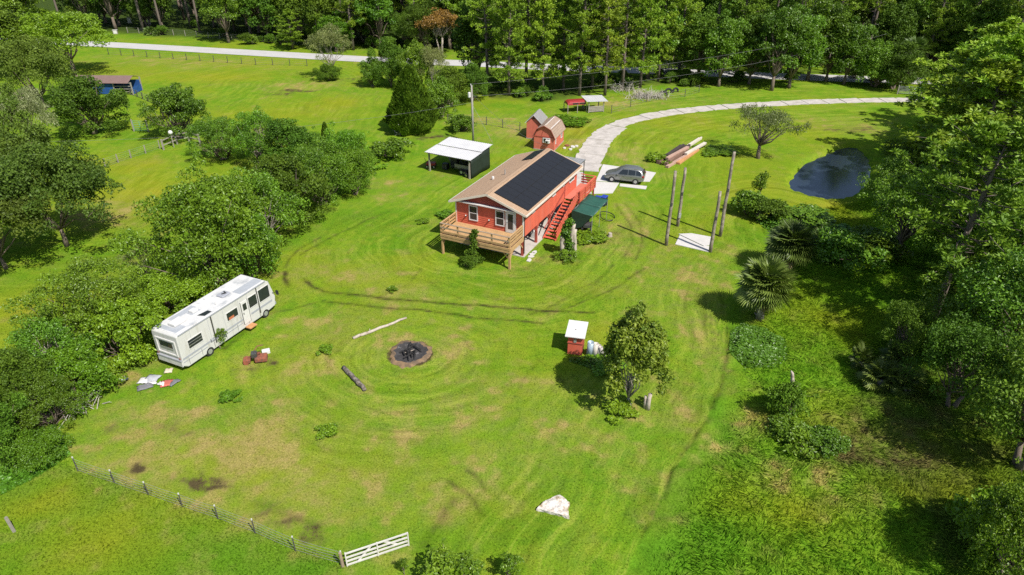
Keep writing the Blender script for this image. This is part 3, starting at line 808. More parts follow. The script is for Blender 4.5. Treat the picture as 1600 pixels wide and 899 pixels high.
_first = {}
def plant(key, label, cat, px, py, ty=None, wpx=None, group=None, name=None, sc=None, loc=None, rz=None):
    """stand a plant: ty = photo row of its top, wpx = crown width in photo pixels"""
    a, b, h, cr = PROTO[key]
    if loc is None: loc = G(px, py)
    sz = sc or 1.0; sx = sz
    if ty is not None: sz = top_of(py, ty) / h
    sx = sz
    if key == 'weed': sz *= .5
    if wpx is not None: sx = 1.1 * wpx / FPX * depth(py) / (2 * cr)
    o = thing(name or 'tree', label, cat, (loc[0], loc[1], 0), rz if rz is not None else random.Random(int(loc[0] * 97 + loc[1] * 131)).uniform(0, 6.28), group)
    o.scale = (sx, sx, sz)
    parts = a if isinstance(a, list) else [('trunk', a), ('crown', b)]
    if key == 'weed': parts = [('leaves', b)]
    for nme, me in parts:
        if me is not None: link(nme, me, o)
    return o

broadleaf('oakA', 1, 10, 7.5, 1.8, 120, 1.33, 30000, 0.276, LF['oak'], flat=.75)
broadleaf('oakB', 2, 9, 6.5, 1.2, 111, 1.17, 27000, 0.276, LF['oak'], flat=.75)
broadleaf('midA', 3, 8, 4.4, .6, 81, 0.98, 24000, 0.248, LF['mid'], multi=3, skirt=14)
broadleaf('midB', 4, 7, 4.2, .5, 75, 0.94, 22000, 0.239, LF['mid'], multi=3, skirt=14)
broadleaf('darkA', 5, 8, 4.2, .6, 78, 0.98, 23000, 0.239, LF['dark'], multi=2, skirt=13)
broadleaf('brightA', 6, 9, 5.4, .6, 111, 1.01, 36000, 0.221, LF['bright'], multi=3, skirt=13)
broadleaf('vineA', 7, 5, 3.8, .2, 69, 0.86, 20000, 0.212, LF['vine'], multi=3, flat=.7, skirt=10)
broadleaf('limeA', 8, 13, 7.0, 3.0, 82, 1.33, 17000, 0.331, LF['lime'], flat=.7, skirt=8)
broadleaf('sparseA', 9, 8, 4.2, 1.4, 44, 1.0, 10000, .20, LF['sparse'], bark=BARK_PALE, shell=.2, aspect=.4, droop=.6, tr=.02)
broadleaf('gnarled', 10, 5.4, 3.6, 1.2, 44, .8, 8500, .16, LF['sparse'], bark=BARK, shell=.15, aspect=.4, droop=.7, tr=.04)
broadleaf('rustA', 11, 12, 4.5, 4.5, 34, 1.3, 7000, .36, LF['rust'], bark=BARK_PALE, multi=3, shell=.3, tr=.012)
broadleaf('magnolia', 12, 8.0, 2.6, .55, 100, .62, 19000, .25, LF['olive'], bark=BARK_PALE, multi=1, aspect=.5, taper=.28, flat=.95, tr=.016, inner=.25, shell=.3, droop=.1, skirt=4)
broadleaf('forestA', 13, 15, 4.6, 2.5, 90, 1.25, 14000, 0.368, LF['mid'], flat=.8)
broadleaf('forestB', 14, 14, 4.2, 1.5, 82, 1.17, 13000, 0.368, LF['dark'], flat=.85, skirt=9)
broadleaf('forestC', 15, 13, 4.0, 1.5, 82, 1.09, 13000, 0.350, LF['bright'], flat=.85, skirt=8)
broadleaf('swampA', 16, 9, 4.6, 1.5, 75, 1.01, 17000, 0.221, LF['dark'], multi=2, shell=.3, skirt=8)
broadleaf('swampB', 17, 10, 5.0, 2.0, 75, 1.09, 16000, 0.230, LF['mid'], multi=2, shell=.3, skirt=8)
broadleaf('bushA', 18, 2.0, 1.4, .15, 36, 0.39, 4200, 0.175, LF['mid'], multi=3, skirt=6)
broadleaf('bushB', 19, 1.7, 1.5, .12, 36, 0.39, 4000, 0.166, LF['bright'], multi=3, skirt=6)
broadleaf('bushD', 20, 2.2, 1.5, .15, 39, 0.39, 4600, 0.166, LF['dark'], multi=3, skirt=6)
broadleaf('sapling', 21, 2.3, .75, .3, 16, .3, 1500, .15, LF['bright'], multi=1, shell=.2)
broadleaf('weed', 22, .7, .8, .05, 14, .3, 1300, .14, LF['vine'], multi=3)
broadleaf('mossy', 23, 8, 4.6, 2.0, 60, 1.01, 12000, 0.239, LF['moss'], shell=.3, droop=1.2, aspect=.35)
broadleaf('leafy', 24, 3.0, 1.1, .1, 20, .42, 1500, .30, LF['dark'], multi=3, aspect=.4, shell=.2)
broadleaf('hedgeO', 25, 7, 4.0, .5, 90, 0.74, 24000, 0.156, LF['mid'], multi=3, skirt=12, shell=.3)
broadleaf('hedgeL', 26, 6, 3.8, .3, 78, 0.78, 17000, 0.25, LF['vine'], multi=3, skirt=12, aspect=.7, shell=.35)
broadleaf('hedgeS', 27, 7, 3.8, .6, 75, 0.74, 15000, 0.166, LF['mid'], bark=BARK_PALE, multi=3, skirt=8, shell=.2, droop=.4)
conifer('cedar', 31, 9.5, 3.1, LF['cedar'], 17000, .42)
conifer('cypress', 32, 5, 1.1, LF['dark'], 5000, .3)
pine('pineA', 41, 21, 4.0, .22, 84, tufts=8, needles=22)
pine('pineB', 42, 19, 3.7, .16, 84, tufts=8, needles=22)
pine('pineC', 43, 23, 3.8, .52, 52, tufts=8, needles=17)
pine('pineD', 44, 15, 4.2, .25, 72, tufts=10, needles=30, nl=.42)
pine('pineE', 45, 16, 4.8, .32, 72, tufts=10, needles=30, nl=.42)
palm('palmA', 51, 4.4, 110, 1.0, 18, th=2.4)
palm('palmB', 52, 3.9, 96, .95, 14, th=2.1)
palm('palmC', 53, 6.5, 40, 1.25, 8)
palm('palmetto', 54, 1.5, 34, .8, 2, th=.35)

# ------------------------------------------------------------------ plants: placed one by one
T = lambda *a, **k: plant(*a, **k)
# left pasture
T('oakA', 'largest dark live oak at the left edge, spreading over the pasture', 'tree', 105, 385, 232, 190, name='oak_tree')
T('oakB', 'dark oak crown cut by the left picture edge, above the hedge row', 'tree', 10, 420, 285, 170, name='oak_tree')
T('oakB', 'dark oak behind the largest live oak, at the left picture edge', 'tree', 25, 330, 195, 150, name='oak_tree')
T('mossy', 'grey weeping moss hung tree between the two dark oaks', 'tree', 55, 240, 135, 95, name='mossy_tree')
T('oakB', 'dark oak standing left of the grey weeping tree', 'tree', 10, 250, 130, 100, name='oak_tree')
T('oakA', 'dark rounded oak just left of the blue shelter', 'tree', 72, 172, 58, 110, name='oak_tree')
T('limeA', 'bright yellow green tree overhanging the left end of the road', 'tree', 118, 120, 12, 125, name='broadleaf_tree')
T('darkA', 'dense round dark tree in front of the blue shelter', 'tree', 148, 210, 118, 96, name='broadleaf_tree')
T('midA', 'single green tree beside the green metal gate', 'tree', 284, 216, 134, 82, name='broadleaf_tree')
T('forestB', 'dark tree at the top left corner', 'tree', 20, 120, 5, 100, name='broadleaf_tree')
T('forestA', 'tall green tree behind the dark rounded oak', 'tree', 40, 90, -40, 90, name='broadleaf_tree')
# hedge row of trees between pasture and lawn, top to bottom
T('hedgeO', 'green bush at the head of the hedge row beside the rail fence', 'tree', 348, 250, 182, 80, name='hedge_tree')
T('hedgeS', 'green tree in the hedge row with the tall light crown', 'tree', 408, 256, 166, 70, name='hedge_tree')
T('darkA', 'dark green tree in the hedge row right of the light crown', 'tree', 455, 268, 188, 84, name='hedge_tree')
T('cypress', 'slim dark pointed conifer rising from the hedge row', 'tree', 516, 262, 192, 26, name='conifer_tree')
T('brightA', 'green tree at the right end of the hedge row', 'tree', 548, 298, 196, 72, name='hedge_tree')
T('brightA', 'bright rounded tree at the lawn side end of the hedge row', 'tree', 556, 305, 222, 60, name='hedge_tree')
T('hedgeO', 'green tree in the hedge row below the slim conifer', 'tree', 505, 320, 218, 95, name='hedge_tree')
T('darkA', 'dark tree in the middle of the hedge row', 'tree', 455, 350, 240, 110, name='hedge_tree')
T('hedgeS', 'broad green tree in the hedge row above the motorhome front', 'tree', 410, 390, 262, 120, name='hedge_tree')
T('brightA', 'largest glossy green tree behind the motorhome', 'tree', 345, 440, 268, 175, name='hedge_tree')
T('midB', 'green tree on the lawn edge right of the largest glossy tree', 'tree', 395, 430, 320, 90, name='hedge_tree')
T('sparseA', 'thin young tree on the pasture side of the glossy tree', 'tree', 235, 440, 378, 60, name='hedge_tree')
T('vineA', 'bright vine covered bush just behind the motorhome roof', 'tree', 275, 480, 428, 110, name='hedge_tree')
T('hedgeO', 'broad green tree in the hedge row left of the motorhome', 'tree', 160, 545, 412, 150, name='hedge_tree')
T('hedgeL', 'light green vine covered bush at the motorhome rear corner', 'tree', 205, 560, 468, 100, name='hedge_tree')
T('hedgeS', 'green tree in the lower hedge row beside the pasture', 'tree', 95, 600, 500, 120, name='hedge_tree')
T('vineA', 'bright vine covered bush low in the hedge row', 'tree', 120, 625, 545, 110, name='hedge_tree')
T('darkA', 'dark tree in the lower hedge row near the left edge', 'tree', 40, 660, 555, 110, name='hedge_tree')
T('hedgeO', 'dense green bush of the hedge row above the end of the wire fence', 'tree', 85, 665, 590, 100, name='hedge_tree')
T('darkA', 'dark bush of the hedge row at the left picture edge', 'tree', 5, 725, 620, 90, name='hedge_tree')
T('vineA', 'low bright bush between hedge row and wire fence', 'bush', 60, 720, 680, 80, name='bush')
T('bushB', 'low bright green bush under the vine covered trees', 'bush', 160, 600, 575, 70, name='bush')
# beside the road and the cedar
T('cedar', 'large dense conical cedar at the corner of the pasture', 'cedar', 645, 206, 102, 72, name='cedar_tree')
T('sparseA', 'thin grey green tree standing alone at the roadside', 'tree', 520, 124, 38, 62, name='broadleaf_tree')
T('darkA', 'dark ivy covered base of growth under the thin roadside tree', 'bush', 515, 126, 100, 34, name='bush')
T('midA', 'green roadside tree right of the thin grey one', 'tree', 582, 136, 92, 34, name='broadleaf_tree')
T('darkA', 'dark roadside tree left of the cedar top', 'tree', 612, 136, 58, 48, name='broadleaf_tree')
T('midB', 'olive green tree directly behind the cedar', 'tree', 655, 145, 62, 46, name='broadleaf_tree')
T('sparseA', 'pale leaved tree behind the cedar top', 'tree', 680, 150, 70, 50, name='broadleaf_tree')
T('darkA', 'dark tree right of the cedar', 'tree', 705, 165, 105, 54, name='broadleaf_tree')
T('midB', 'green tree between cedar and utility pole', 'tree', 690, 185, 120, 50, name='broadleaf_tree')
T('darkA', 'dark thicket tree behind the utility pole', 'tree', 738, 158, 100, 44, name='broadleaf_tree')
T('rustA', 'rust brown leaved tree across the road above the cedar', 'tree', 690, 88, 12, 62, name='broadleaf_tree')
T('forestC', 'light green rounded tree across the road from the thin tree', 'tree', 525, 82, 20, 52, name='broadleaf_tree')
T('pineB', 'young pale pine on the verge across the road', 'pine', 458, 78, 16, 38, name='pine_tree')
T('gnarled', 'gnarled sparse tree on the lawn beside the pond', 'tree', 1184, 248, 162, 92, name='gnarled_tree')
T('magnolia', 'glossy upright tree on the lawn beside the small red shed', 'tree', 984, 634, 476, 102, name='lawn_tree')
# palms and the wet corner
T('palmA', 'nearer of the two cabbage palms at the lawn edge', 'palm', 1187, 500, 402, 88, name='palm_tree')
T('palmB', 'cabbage palm behind the nearer palm', 'palm', 1230, 425, 346, 76, name='palm_tree')
T('palmC', 'tall palm in the woods left of the metal gate', 'palm', 1418, 128, 68, 44, name='palm_tree')
T('palmB', 'short palm beside the metal driveway gate', 'palm', 1475, 140, 104, 40, name='palm_tree')
for i, (px, py, w, lab) in enumerate([(1375, 600, 70, 'saw palmetto clump at the foot of the leaning trunk'), (1415, 615, 60, 'saw palmetto clump right of the first, under the dark trees'), (1345, 575, 40, 'smallest saw palmetto clump, left of the others'),
                                      (1400, 575, 60, 'saw palmetto clump behind the other two'), (1290, 390, 60, 'saw palmetto clump behind the far cabbage palm')]):
    T('palmetto', lab, 'palmetto', px, py, None, w, name='palmetto', sc=1.1)
BUSH = [('bushA', 118, 168, 140, 40, 'bush at the left end of the blue shelter'), ('bushD', 175, 168, 150, 30, 'dark bush at the open end of the blue shelter'), ('bushA', 1255, 355, 330, 90, 'green bush behind the far cabbage palm'), ('bushD', 1195, 345, 312, 60, 'dark bush below the pond by the mown edge'), ('bushA', 1170, 335, 300, 50, 'bush left of the pond, at the corner of the mown lawn'),
        ('sapling', 1185, 310, 268, 24, 'thin grey sapling between pond and bare poles'), ('bushB', 1320, 410, 370, 100, 'bright bush right of the far cabbage palm'), ('bushA', 1360, 400, 365, 90, 'bush at the foot of the big pine'),
        ('bushD', 1225, 650, 600, 58, 'dark leafy bush round the pale dead snag'), ('bushB', 1245, 690, 668, 80, 'bright leafy bush in the tall grass'), ('bushA', 1290, 700, 676, 60, 'leafy bush right of the bright one in the tall grass'),
        ('bushD', 733, 417, 400, 30, 'leafy shrub in front of the wooden deck'), ('weed', 962, 648, 628, 56, 'bright low bush at the foot of the lawn tree'), ('bushB', 886, 406, 392, 34, 'low green bush at the foot of the cut trunks'),
        ('sapling', 690, 905, 862, 60, 'leafy shrub at the bottom edge right of the white gate'), ('sapling', 735, 910, 880, 50, 'second leafy shrub at the bottom edge'), ('sapling', 795, 905, 872, 34, 'smallest leafy shrub at the bottom edge'), ('sapling', 632, 898, 874, 14, 'yellow tipped shoot beside the white gate'),
        ('bushA', 1065, 125, 108, 30, 'bush at the far lawn edge'), ('bushA', 720, 205, 180, 40, 'bush at the foot of the cedar on its right'), ('bushB', 610, 245, 218, 60, 'low bright bush between cedar and hedge row'), ('weed', 575, 262, 245, 60, 'low weeds left of the open metal shed'),
        ('weed', 505, 551, 538, 26, 'small leafy weed left of the fire pit'), ('weed', 612, 457, 444, 16, 'small dark weed on the lawn before the deck'), ('weed', 362, 626, 612, 34, 'grey green weed patch near the motorhome'), ('weed', 510, 676, 656, 34, 'spiky weed tuft on the near lawn'),
        ('sapling', 345, 545, 512, 20, 'sapling growing against the motorhome side'), ('weed', 1030, 254, 236, 40, 'weeds at the lower end of the lumber pile'), ('weed', 1115, 235, 225, 60, 'weeds at the upper end of the lumber pile'), ('weed', 940, 568, 552, 60, 'weeds before the metal rolls by the small shed'),
        ('weed', 920, 372, 356, 50, 'weeds under the green canopy'), ('weed', 890, 190, 178, 60, 'weeds by the animal shelter'), ('bushA', 1545, 855, 790, 110, 'glossy bush at the lower right, left of the big tree'), ('weed', 660, 348, 336, 20, 'weeds beside the house wall'), ('weed', 700, 338, 322, 30, 'tall weeds behind the wooden deck')]
for k, px, py, ty, w, lab in BUSH:
    T(k, lab, 'bush', px, py, ty, w, name='bush' if k != 'sapling' else 'sapling')
# right hand woods by the pond and in the wet corner
RW = [('swampB', 1402, 405, 262, 120, 'full green tree below the pond, left of the pines'), ('swampB', 1590, 470, 250, 190, 'full green tree at the right edge behind the grey green one'), ('swampB', 1510, 560, 420, 150, 'mid green tree between the leaning pine and the right edge'), ('pineE', 1458, 500, 205, 215, 'leaning pine whose dark forked trunk shows above the palmettos'), ('pineD', 1560, 430, 130, 230, 'pine with feathery crown at the right edge'), ('pineD', 1500, 340, 110, 190, 'pine standing right of the pond, crown over the water'),
      ('pineE', 1530, 330, 60, 200, 'tall pine behind the two nearest ones on the right'), ('pineD', 1480, 262, 70, 170, 'pine beyond the pond at the lawn edge'), ('pineD', 1600, 260, 20, 200, 'pine cut by the right picture edge, below the driveway'), ('pineE', 1540, 215, 40, 150, 'pine in front of the end of the driveway'),
      ('swampB', 1560, 600, 400, 190, 'grey green broadleaf tree with bare twigs at the right edge'), ('swampA', 1485, 640, 500, 140, 'dark broadleaf tree behind the palmettos'), ('swampA', 1590, 730, 540, 200, 'dark tree at the right edge above the lower bush'),
      ('brightA', 1570, 905, 760, 150, 'bright leaved tree in the lower right corner'), ('swampA', 1405, 560, 470, 80, 'dark slender tree around the leaning trunk'), ('swampB', 1380, 330, 250, 80, 'bushy tree on the far bank of the pond'),
      ('swampA', 1420, 300, 215, 90, 'dark bushy tree behind the pond'), ('swampB', 1500, 430, 330, 130, 'bushy tree among the pines on the right'), ('swampA', 1600, 520, 380, 150, 'bushy dark tree at the right edge among pines')]
for k, px, py, ty, w, lab in RW:
    T(k, lab, 'pine' if 'pine' in k else 'tree', px, py, ty, w, name='pine_tree' if 'pine' in k else 'broadleaf_tree')

# pines and broadleaf trees standing between lawn and road, left to right
STAND = [('pineA', 762, 140), ('forestB', 748, 128), ('pineB', 795, 150), ('pineA', 822, 138), ('pineB', 848, 148), ('pineB', 880, 142), ('pineA', 905, 150), ('pineB', 925, 140), ('pineA', 945, 150), ('pineA', 972, 140), ('pineB', 1000, 138), ('pineA', 1028, 128), ('forestA', 1012, 124),
         ('forestC', 1122, 136), ('forestB', 1090, 128), ('pineB', 1060, 120), ('forestA', 1205, 142), ('forestC', 1232, 138), ('forestB', 1170, 132), ('forestC', 1318, 132), ('forestB', 1290, 128), ('forestA', 1262, 126), ('midA', 1365, 136), ('darkA', 1395, 140), ('pineA', 1440, 118), ('pineC', 1345, 112), ('pineB', 1495, 122), ('forestB', 1380, 118), ('forestB', 1520, 130), ('pineC', 1560, 140), ('forestA', 1590, 128), ('pineB', 1150, 118), ('pineA', 1230, 114), ('pineC', 1110, 112), ('pineC', 1290, 112)]
ORD = ['first', 'second', 'third', 'fourth', 'fifth', 'sixth', 'seventh', 'eighth', 'ninth', 'tenth', 'eleventh', 'twelfth'] + ['%dth' % i for i in range(13, 60)]
CNT = {}
def nth(key):
    CNT[key] = CNT.get(key, 0) + 1
    return ORD[CNT[key] - 1]
rnd = random.Random(77)
def side_of(px):
    return 'above the red sheds' if px < 880 else 'above the animal shelter' if px < 1000 else 'behind the far lawn' if px < 1180 else 'left of the driveway gate' if px < 1400 else 'behind the driveway gate'
for k, px, py in sorted(STAND, key=lambda q: q[1]):
    pn = k.startswith('pine')
    T(k, nth((pn, side_of(px))) + (' tall pine' if pn else ' leafy tree') + ' from the left between lawn and road, ' + side_of(px), 'pine' if pn else 'tree', px, py, None, None, name='pine_tree' if pn else 'broadleaf_tree', sc=rnd.uniform(.82, 1.05),
      group='pines between lawn and road' if pn else 'leafy trees between lawn and road')

# the woods across the road
rnd = random.Random(9)
kinds = ['pineA', 'pineC', 'pineC', 'pineC', 'forestA', 'forestB', 'forestB', 'forestB']
placed = []
for row, dist in enumerate((11, 17, 24, 32, 42, 54)):
    x = -118.0
    while x < 118:
        x += rnd.uniform(5.5, 8.5)
        ry = float(np.interp(x, [p[0] for p in ROAD_PTS], [p[1] for p in ROAD_PTS]))
        yy = ry + dist + rnd.uniform(-3, 3)
        if abs(x) > (yy * .866 + 14.5) * .80: continue
        if x < -66 and row == 0: continue
        k = rnd.choice(kinds[4:] if row == 0 and rnd.random() < .55 else kinds)
        pn = k.startswith('pine')
        zone = 'above the left pasture' if x < -45 else 'above the cedar' if x < -8 else 'above the sheds' if x < 28 else 'above the driveway'
        T(k, nth((pn, row, zone)) + (' tall pine' if pn else ' leafy tree') + ' from the left in the ' + ('front', 'second', 'third', 'fourth', 'fifth', 'last')[row] + ' row of woods ' + zone, 'pine' if pn else 'tree', 0, 0, name='pine_tree' if pn else 'broadleaf_tree', sc=rnd.uniform(.85, 1.15),
          loc=(x, yy), group='trees of the woods across the road')
# undergrowth at the edges of the woods
for x in sorted(rnd.uniform(-95, 105) for _ in range(85)):
    ry = float(np.interp(x, [p[0] for p in ROAD_PTS], [p[1] for p in ROAD_PTS]))
    yy = ry + rnd.choice((rnd.uniform(8, 14), rnd.uniform(12, 26)))
    if x < -60 and yy < ry + 12: continue
    T(rnd.choice(('bushA', 'bushD', 'bushD', 'bushD', 'palmetto', 'swampA')), nth(('ug', int((x + 95) / 20))) + ' undergrowth bush from the left across the road, ' + ('at the top left', 'above the pasture', 'above the hedge row', 'above the cedar', 'above the utility pole', 'above the sheds', 'above the shelter', 'above the far lawn', 'above the pond', 'at the top right')[int((x + 95) / 20)], 'bush', 0, 0, name='bush', sc=rnd.uniform(.6, 1.25), loc=(x, yy), group='undergrowth bushes across the road')
for px in sorted(rnd.uniform(735, 1600) for _ in range(56)):
    py = float(np.interp(px, [735, 850, 930, 1000, 1300, 1420, 1600], [158, 160, 146, 138, 130, 140, 150])) - rnd.uniform(0, 22)
    T(rnd.choice(('bushA', 'bushB', 'bushD', 'bushA')), nth(('ul', side_of(px))) + ' undergrowth bush from the left between lawn and road, ' + side_of(px), 'bush', px, py, name='bush', sc=rnd.uniform(.5, .95), group='undergrowth bushes between lawn and road')

# leafy ground cover patches
def cover(name, pxs, n, label, h=.35, size=.19):
    rngc = np.random.RandomState(n)
    pts = GP(*pxs); x0 = min(p[0] for p in pts); x1 = max(p[0] for p in pts); y0 = min(p[1] for p in pts); y1 = max(p[1] for p in pts)
    X = x0 + rngc.rand(n) * (x1 - x0); Y = y0 + rngc.rand(n) * (y1 - y0); k = in_poly(X, Y, pts); X, Y = X[k], Y[k]
    d = dist_poly(X, Y, pts + pts[:1])
    Z = relief(X, Y) + (.05 + h * sstep(0, .9, d) * (.5 + fbm(X / .8, Y / .8, 7))) * (.4 + .6 * rngc.rand(len(X)) ** .4)
    C = np.stack([X, Y, Z], 1); nn = rand_dirs(rngc, len(X)) * .55 + np.array([0, 0, 1.0]); nn /= np.linalg.norm(nn, axis=1, keepdims=True)
    P = leaf_quads(C, nn, size, rngc, .85, .1)
    tag(link(name, np_mesh(name, P.reshape(-1, 3), np.arange(len(P) * 4).reshape(-1, 4), [LF['cover']], {'v': ('FLOAT', np.repeat(rngc.rand(len(P)), 4))})), label, kind='stuff')
cover('ground_cover', [(1142, 520), (1160, 505), (1195, 515), (1228, 530), (1232, 560), (1210, 578), (1165, 575), (1140, 555)], 9000, 'bright blue green leafy ground cover below the palm')
cover('ground_cover', [(1195, 665), (1230, 655), (1290, 675), (1310, 700), (1280, 712), (1225, 695)], 7000, 'bright leafy ground cover in the tall grass', .5)
cover('ground_cover', [(0, 715), (40, 690), (95, 680), (110, 712), (60, 745), (0, 775)], 7000, 'leafy green creeper at the end of the wire fence', .4)
cover('ground_cover', [(150, 610), (180, 575), (190, 590), (165, 620)], 2500, 'bright creeping weeds behind the motorhome', .4)
cover('ground_cover', [(890, 560), (945, 555), (975, 575), (940, 582), (890, 566)], 2500, 'bright weeds before the small red shed', .25, .14)
cover('ground_cover', [(1180, 345), (1210, 335), (1330, 360), (1370, 410), (1300, 420), (1240, 400)], 9000, 'dense leafy growth behind the palms', .7, .24)

# ------------------------------------------------------------------ structures: the red house on stilts
RED = M('red_siding', (.56, .110, .062), .7, var=.16, scale=1.6, col2=(.47, .13, .085), patch=(.48, .8), bump=.15, stretch=(1, 1, .25))
RED_DK = M('red_stain_and_shade', (.36, .070, .050), .75, var=.15, scale=2)  # stain of posts and trim; on the front gable, shade put into the colour
WHITE = M('white_paint', (.62, .605, .59), .55, var=.06)
TRIM = M('cream_trim', (.66, .58, .50), .6, var=.08)
WOOD = M('deck_wood', (.46, .285, .135), .8, var=.2, scale=3, bump=.3, bscale=20)
WOOD_GREY = M('weathered_wood', (.30, .225, .16), .85, var=.25, scale=3, bump=.3)
WOOD_OLD = M('old_grey_wood', (.30, .27, .23), .9, var=.25, scale=4, bump=.4)
POLE_W = M('pole_wood', (.20, .165, .13), .9, var=.3, scale=3, col2=(.32, .28, .22), bump=.5)
SHINGLE = None
GLASS = M('dark_glass', (.020, .024, .028), .08, var=.1, spec=.6, fine=False)
BLACK = M('black_plastic', (.02, .02, .02), .5, var=.2)
METAL = M('galvanised', (.50, .50, .50), .45, metal=.6, var=.15)
STEEL = M('dark_steel', (.10, .10, .10), .5, metal=.5)
RUST = M('rust', (.28, .085, .045), .9, var=.35, scale=6, col2=(.14, .07, .05))
RUBBER = M('rubber', (.022, .022, .022), .85)

def shingle_mat(name, c1, c2, c3):
    m, t, b, o = new_mat(name)
    uv = N(t, 'TexCoord').outputs['Object']
    br = N(t, 'TexBrick'); br.inputs['Scale'].default_value = 1.0; br.inputs['Brick Width'].default_value = .30; br.inputs['Row Height'].default_value = .14; br.inputs['Mortar Size'].default_value = .008
    br.inputs['Color1'].default_value = (*c1, 1); br.inputs['Color2'].default_value = (*c2, 1); br.inputs['Mortar'].default_value = (*c3, 1); br.inputs['Bias'].default_value = 0
    mp = N(t, 'Mapping'); mp.inputs['Rotation'].default_value = (0, 0, PI / 2)
    t.links.new(uv, mp.inputs['Vector']); t.links.new(mp.outputs[0], br.inputs['Vector'])
    c = mix(t, ramp(t, noise(t, .8, 5, .6, uv), .3, .75), br.outputs['Color'], mix(t, .5, br.outputs['Color'], c2))
    c = mix(t, math_n(t, 'MULTIPLY', ramp(t, noise(t, 2.2, 5, .7, uv), .5, .8), .5), c, c3)
    t.links.new(c, b.inputs['Base Color']); b.inputs['Roughness'].default_value = .95; b.inputs['Specular IOR Level'].default_value = .15
    bn = N(t, 'Bump'); bn.inputs['Strength'].default_value = .5; bn.inputs['Distance'].default_value = .02
    t.links.new(br.outputs['Fac'], bn.inputs['Height']); t.links.new(bn.outputs[0], b.inputs['Normal'])
    return m
SHINGLE = shingle_mat('tan_shingle', (.42, .295, .20), (.37, .25, .165), (.28, .19, .13))
SHINGLE2 = shingle_mat('brown_shingle', (.36, .27, .21), (.30, .22, .17), (.22, .16, .13))

def solar_mat():
    m, t, b, o = new_mat('solar_cell')
    tc = N(t, 'TexCoord').outputs['Object']
    br = N(t, 'TexBrick'); br.offset = 0; br.inputs['Brick Width'].default_value = .165; br.inputs['Row Height'].default_value = .165; br.inputs['Mortar Size'].default_value = .004; br.inputs['Scale'].default_value = 1
    br.inputs['Color1'].default_value = (.016, .016, .018, 1); br.inputs['Color2'].default_value = (.018, .018, .020, 1); br.inputs['Mortar'].default_value = (.022, .022, .024, 1)
    t.links.new(tc, br.inputs['Vector']); t.links.new(br.outputs['Color'], b.inputs['Base Color'])
    b.inputs['Roughness'].default_value = .35; b.inputs['Specular IOR Level'].default_value = .3
    return m
SOLAR = solar_mat(); PFRAME = M('panel_frame', (.035, .035, .037), .45, metal=.4)

def siding(mb, p0, p1, z0, z1, nrm, mi=0, step=.19, top=None):
    """lap boards from p0 to p1 (xy), each leaning out at its foot"""
    p0 = Vector((*p0, 0)); p1 = Vector((*p1, 0)); n = Vector((*nrm, 0)); z = z0
    while z < z1 - .01:
        zt = min(z + step, z1)
        a, b2 = p0, p1
        if top:
            a = Vector((*top(z)[0], 0)); b2 = Vector((*top(z)[1], 0)); a2 = Vector((*top(zt)[0], 0)); b3 = Vector((*top(zt)[1], 0))
        else: a2, b3 = a, b2
        lo = n * .035; hi = n * .008
        q = [a + lo + Vector((0, 0, z)), b2 + lo + Vector((0, 0, z)), b3 + hi + Vector((0, 0, zt)), a2 + hi + Vector((0, 0, zt)), a + Vector((0, 0, z)), b2 + Vector((0, 0, z))]
        mb.add(q, [(0, 1, 2, 3), (4, 5, 1, 0)], mi)
        z = zt

hs = thing('house', 'red stilt house with tan shingle roof and black solar panels', 'house', (HOUSE_O.x, HOUSE_O.y, 0), -HOUSE_A)
HW, HL, FZ, EZ, RZ = 6.9, 13.2, 2.2, 4.45, 5.62
m2 = MB(); m2.box(-6.75, .15, -.1, 13.0, -.1, .06); m2.build('concrete_floor', CONC_OLD, hs)
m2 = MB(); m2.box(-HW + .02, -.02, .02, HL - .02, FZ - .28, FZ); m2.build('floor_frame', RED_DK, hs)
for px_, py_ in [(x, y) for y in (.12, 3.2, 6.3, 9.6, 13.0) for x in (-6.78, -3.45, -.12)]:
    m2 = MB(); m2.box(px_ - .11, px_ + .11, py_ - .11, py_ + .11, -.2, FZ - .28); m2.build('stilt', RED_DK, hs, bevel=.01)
for y in (3.2, 6.3):
    m2 = MB(); m2.bar((-.12, y, FZ - .95), (-.12, y + .75, FZ - .3), .09, .09); m2.bar((-.12, y, FZ - .95), (-.12, y - .75, FZ - .3), .09, .09); m2.build('knee_brace', RED_DK, hs)
# clutter under the floor
for (x0, x1, y0, y1, z1, mm) in ((-4.8, -3.9, 7, 8.2, 1.0, BLACK), (-2.4, -1.4, 8.5, 9.6, 1.3, STEEL), (-5.8, -4.9, 2.5, 3.3, .8, WOOD_OLD), (-1.0, -.5, 3.9, 4.6, .75, WHITE), (-2.0, -1.2, 5.4, 6.2, 1.1, BLACK)):
    o = MB().box(x0, x1, y0, y1, .06, z1).build('storage_box', mm, None, bevel=.04, loc=(HOUSE_O.x, HOUSE_O.y, 0), rz=-HOUSE_A)
    tag(o, {1.0: 'large black storage box in the shade under the house', 1.3: 'tall dark steel cabinet in the shade under the house', .8: 'grey wooden crate in the shade under the house', .75: 'white storage box under the sunny side of the house', 1.1: 'black storage box under the middle of the house'}[z1], 'box', 'boxes stored under the house')
def wall(p0, p1, n, z0, z1, core, mat=RED):
    m3 = MB(); m3.box(*core, z0, z1); siding(m3, p0, p1, z0, z1, n)
    return m3.build('wall', mat, hs)
wall((-HW, 0), (0, 0), (0, -1), FZ - .25, EZ, (-HW, 0, .0, .12))
wall((0, 0.13), (0, HL - .13), (1, 0), FZ - .25, EZ - .02, (-.12, 0, .13, HL - .13))
wall((0, HL), (-HW, HL), (0, 1), FZ - .25, EZ, (-HW, 0, HL - .12, HL))
wall((-HW, HL - .13), (-HW, .13), (-1, 0), FZ - .25, EZ - .02, (-HW, -HW + .12, .13, HL - .13))
mid = -HW / 2
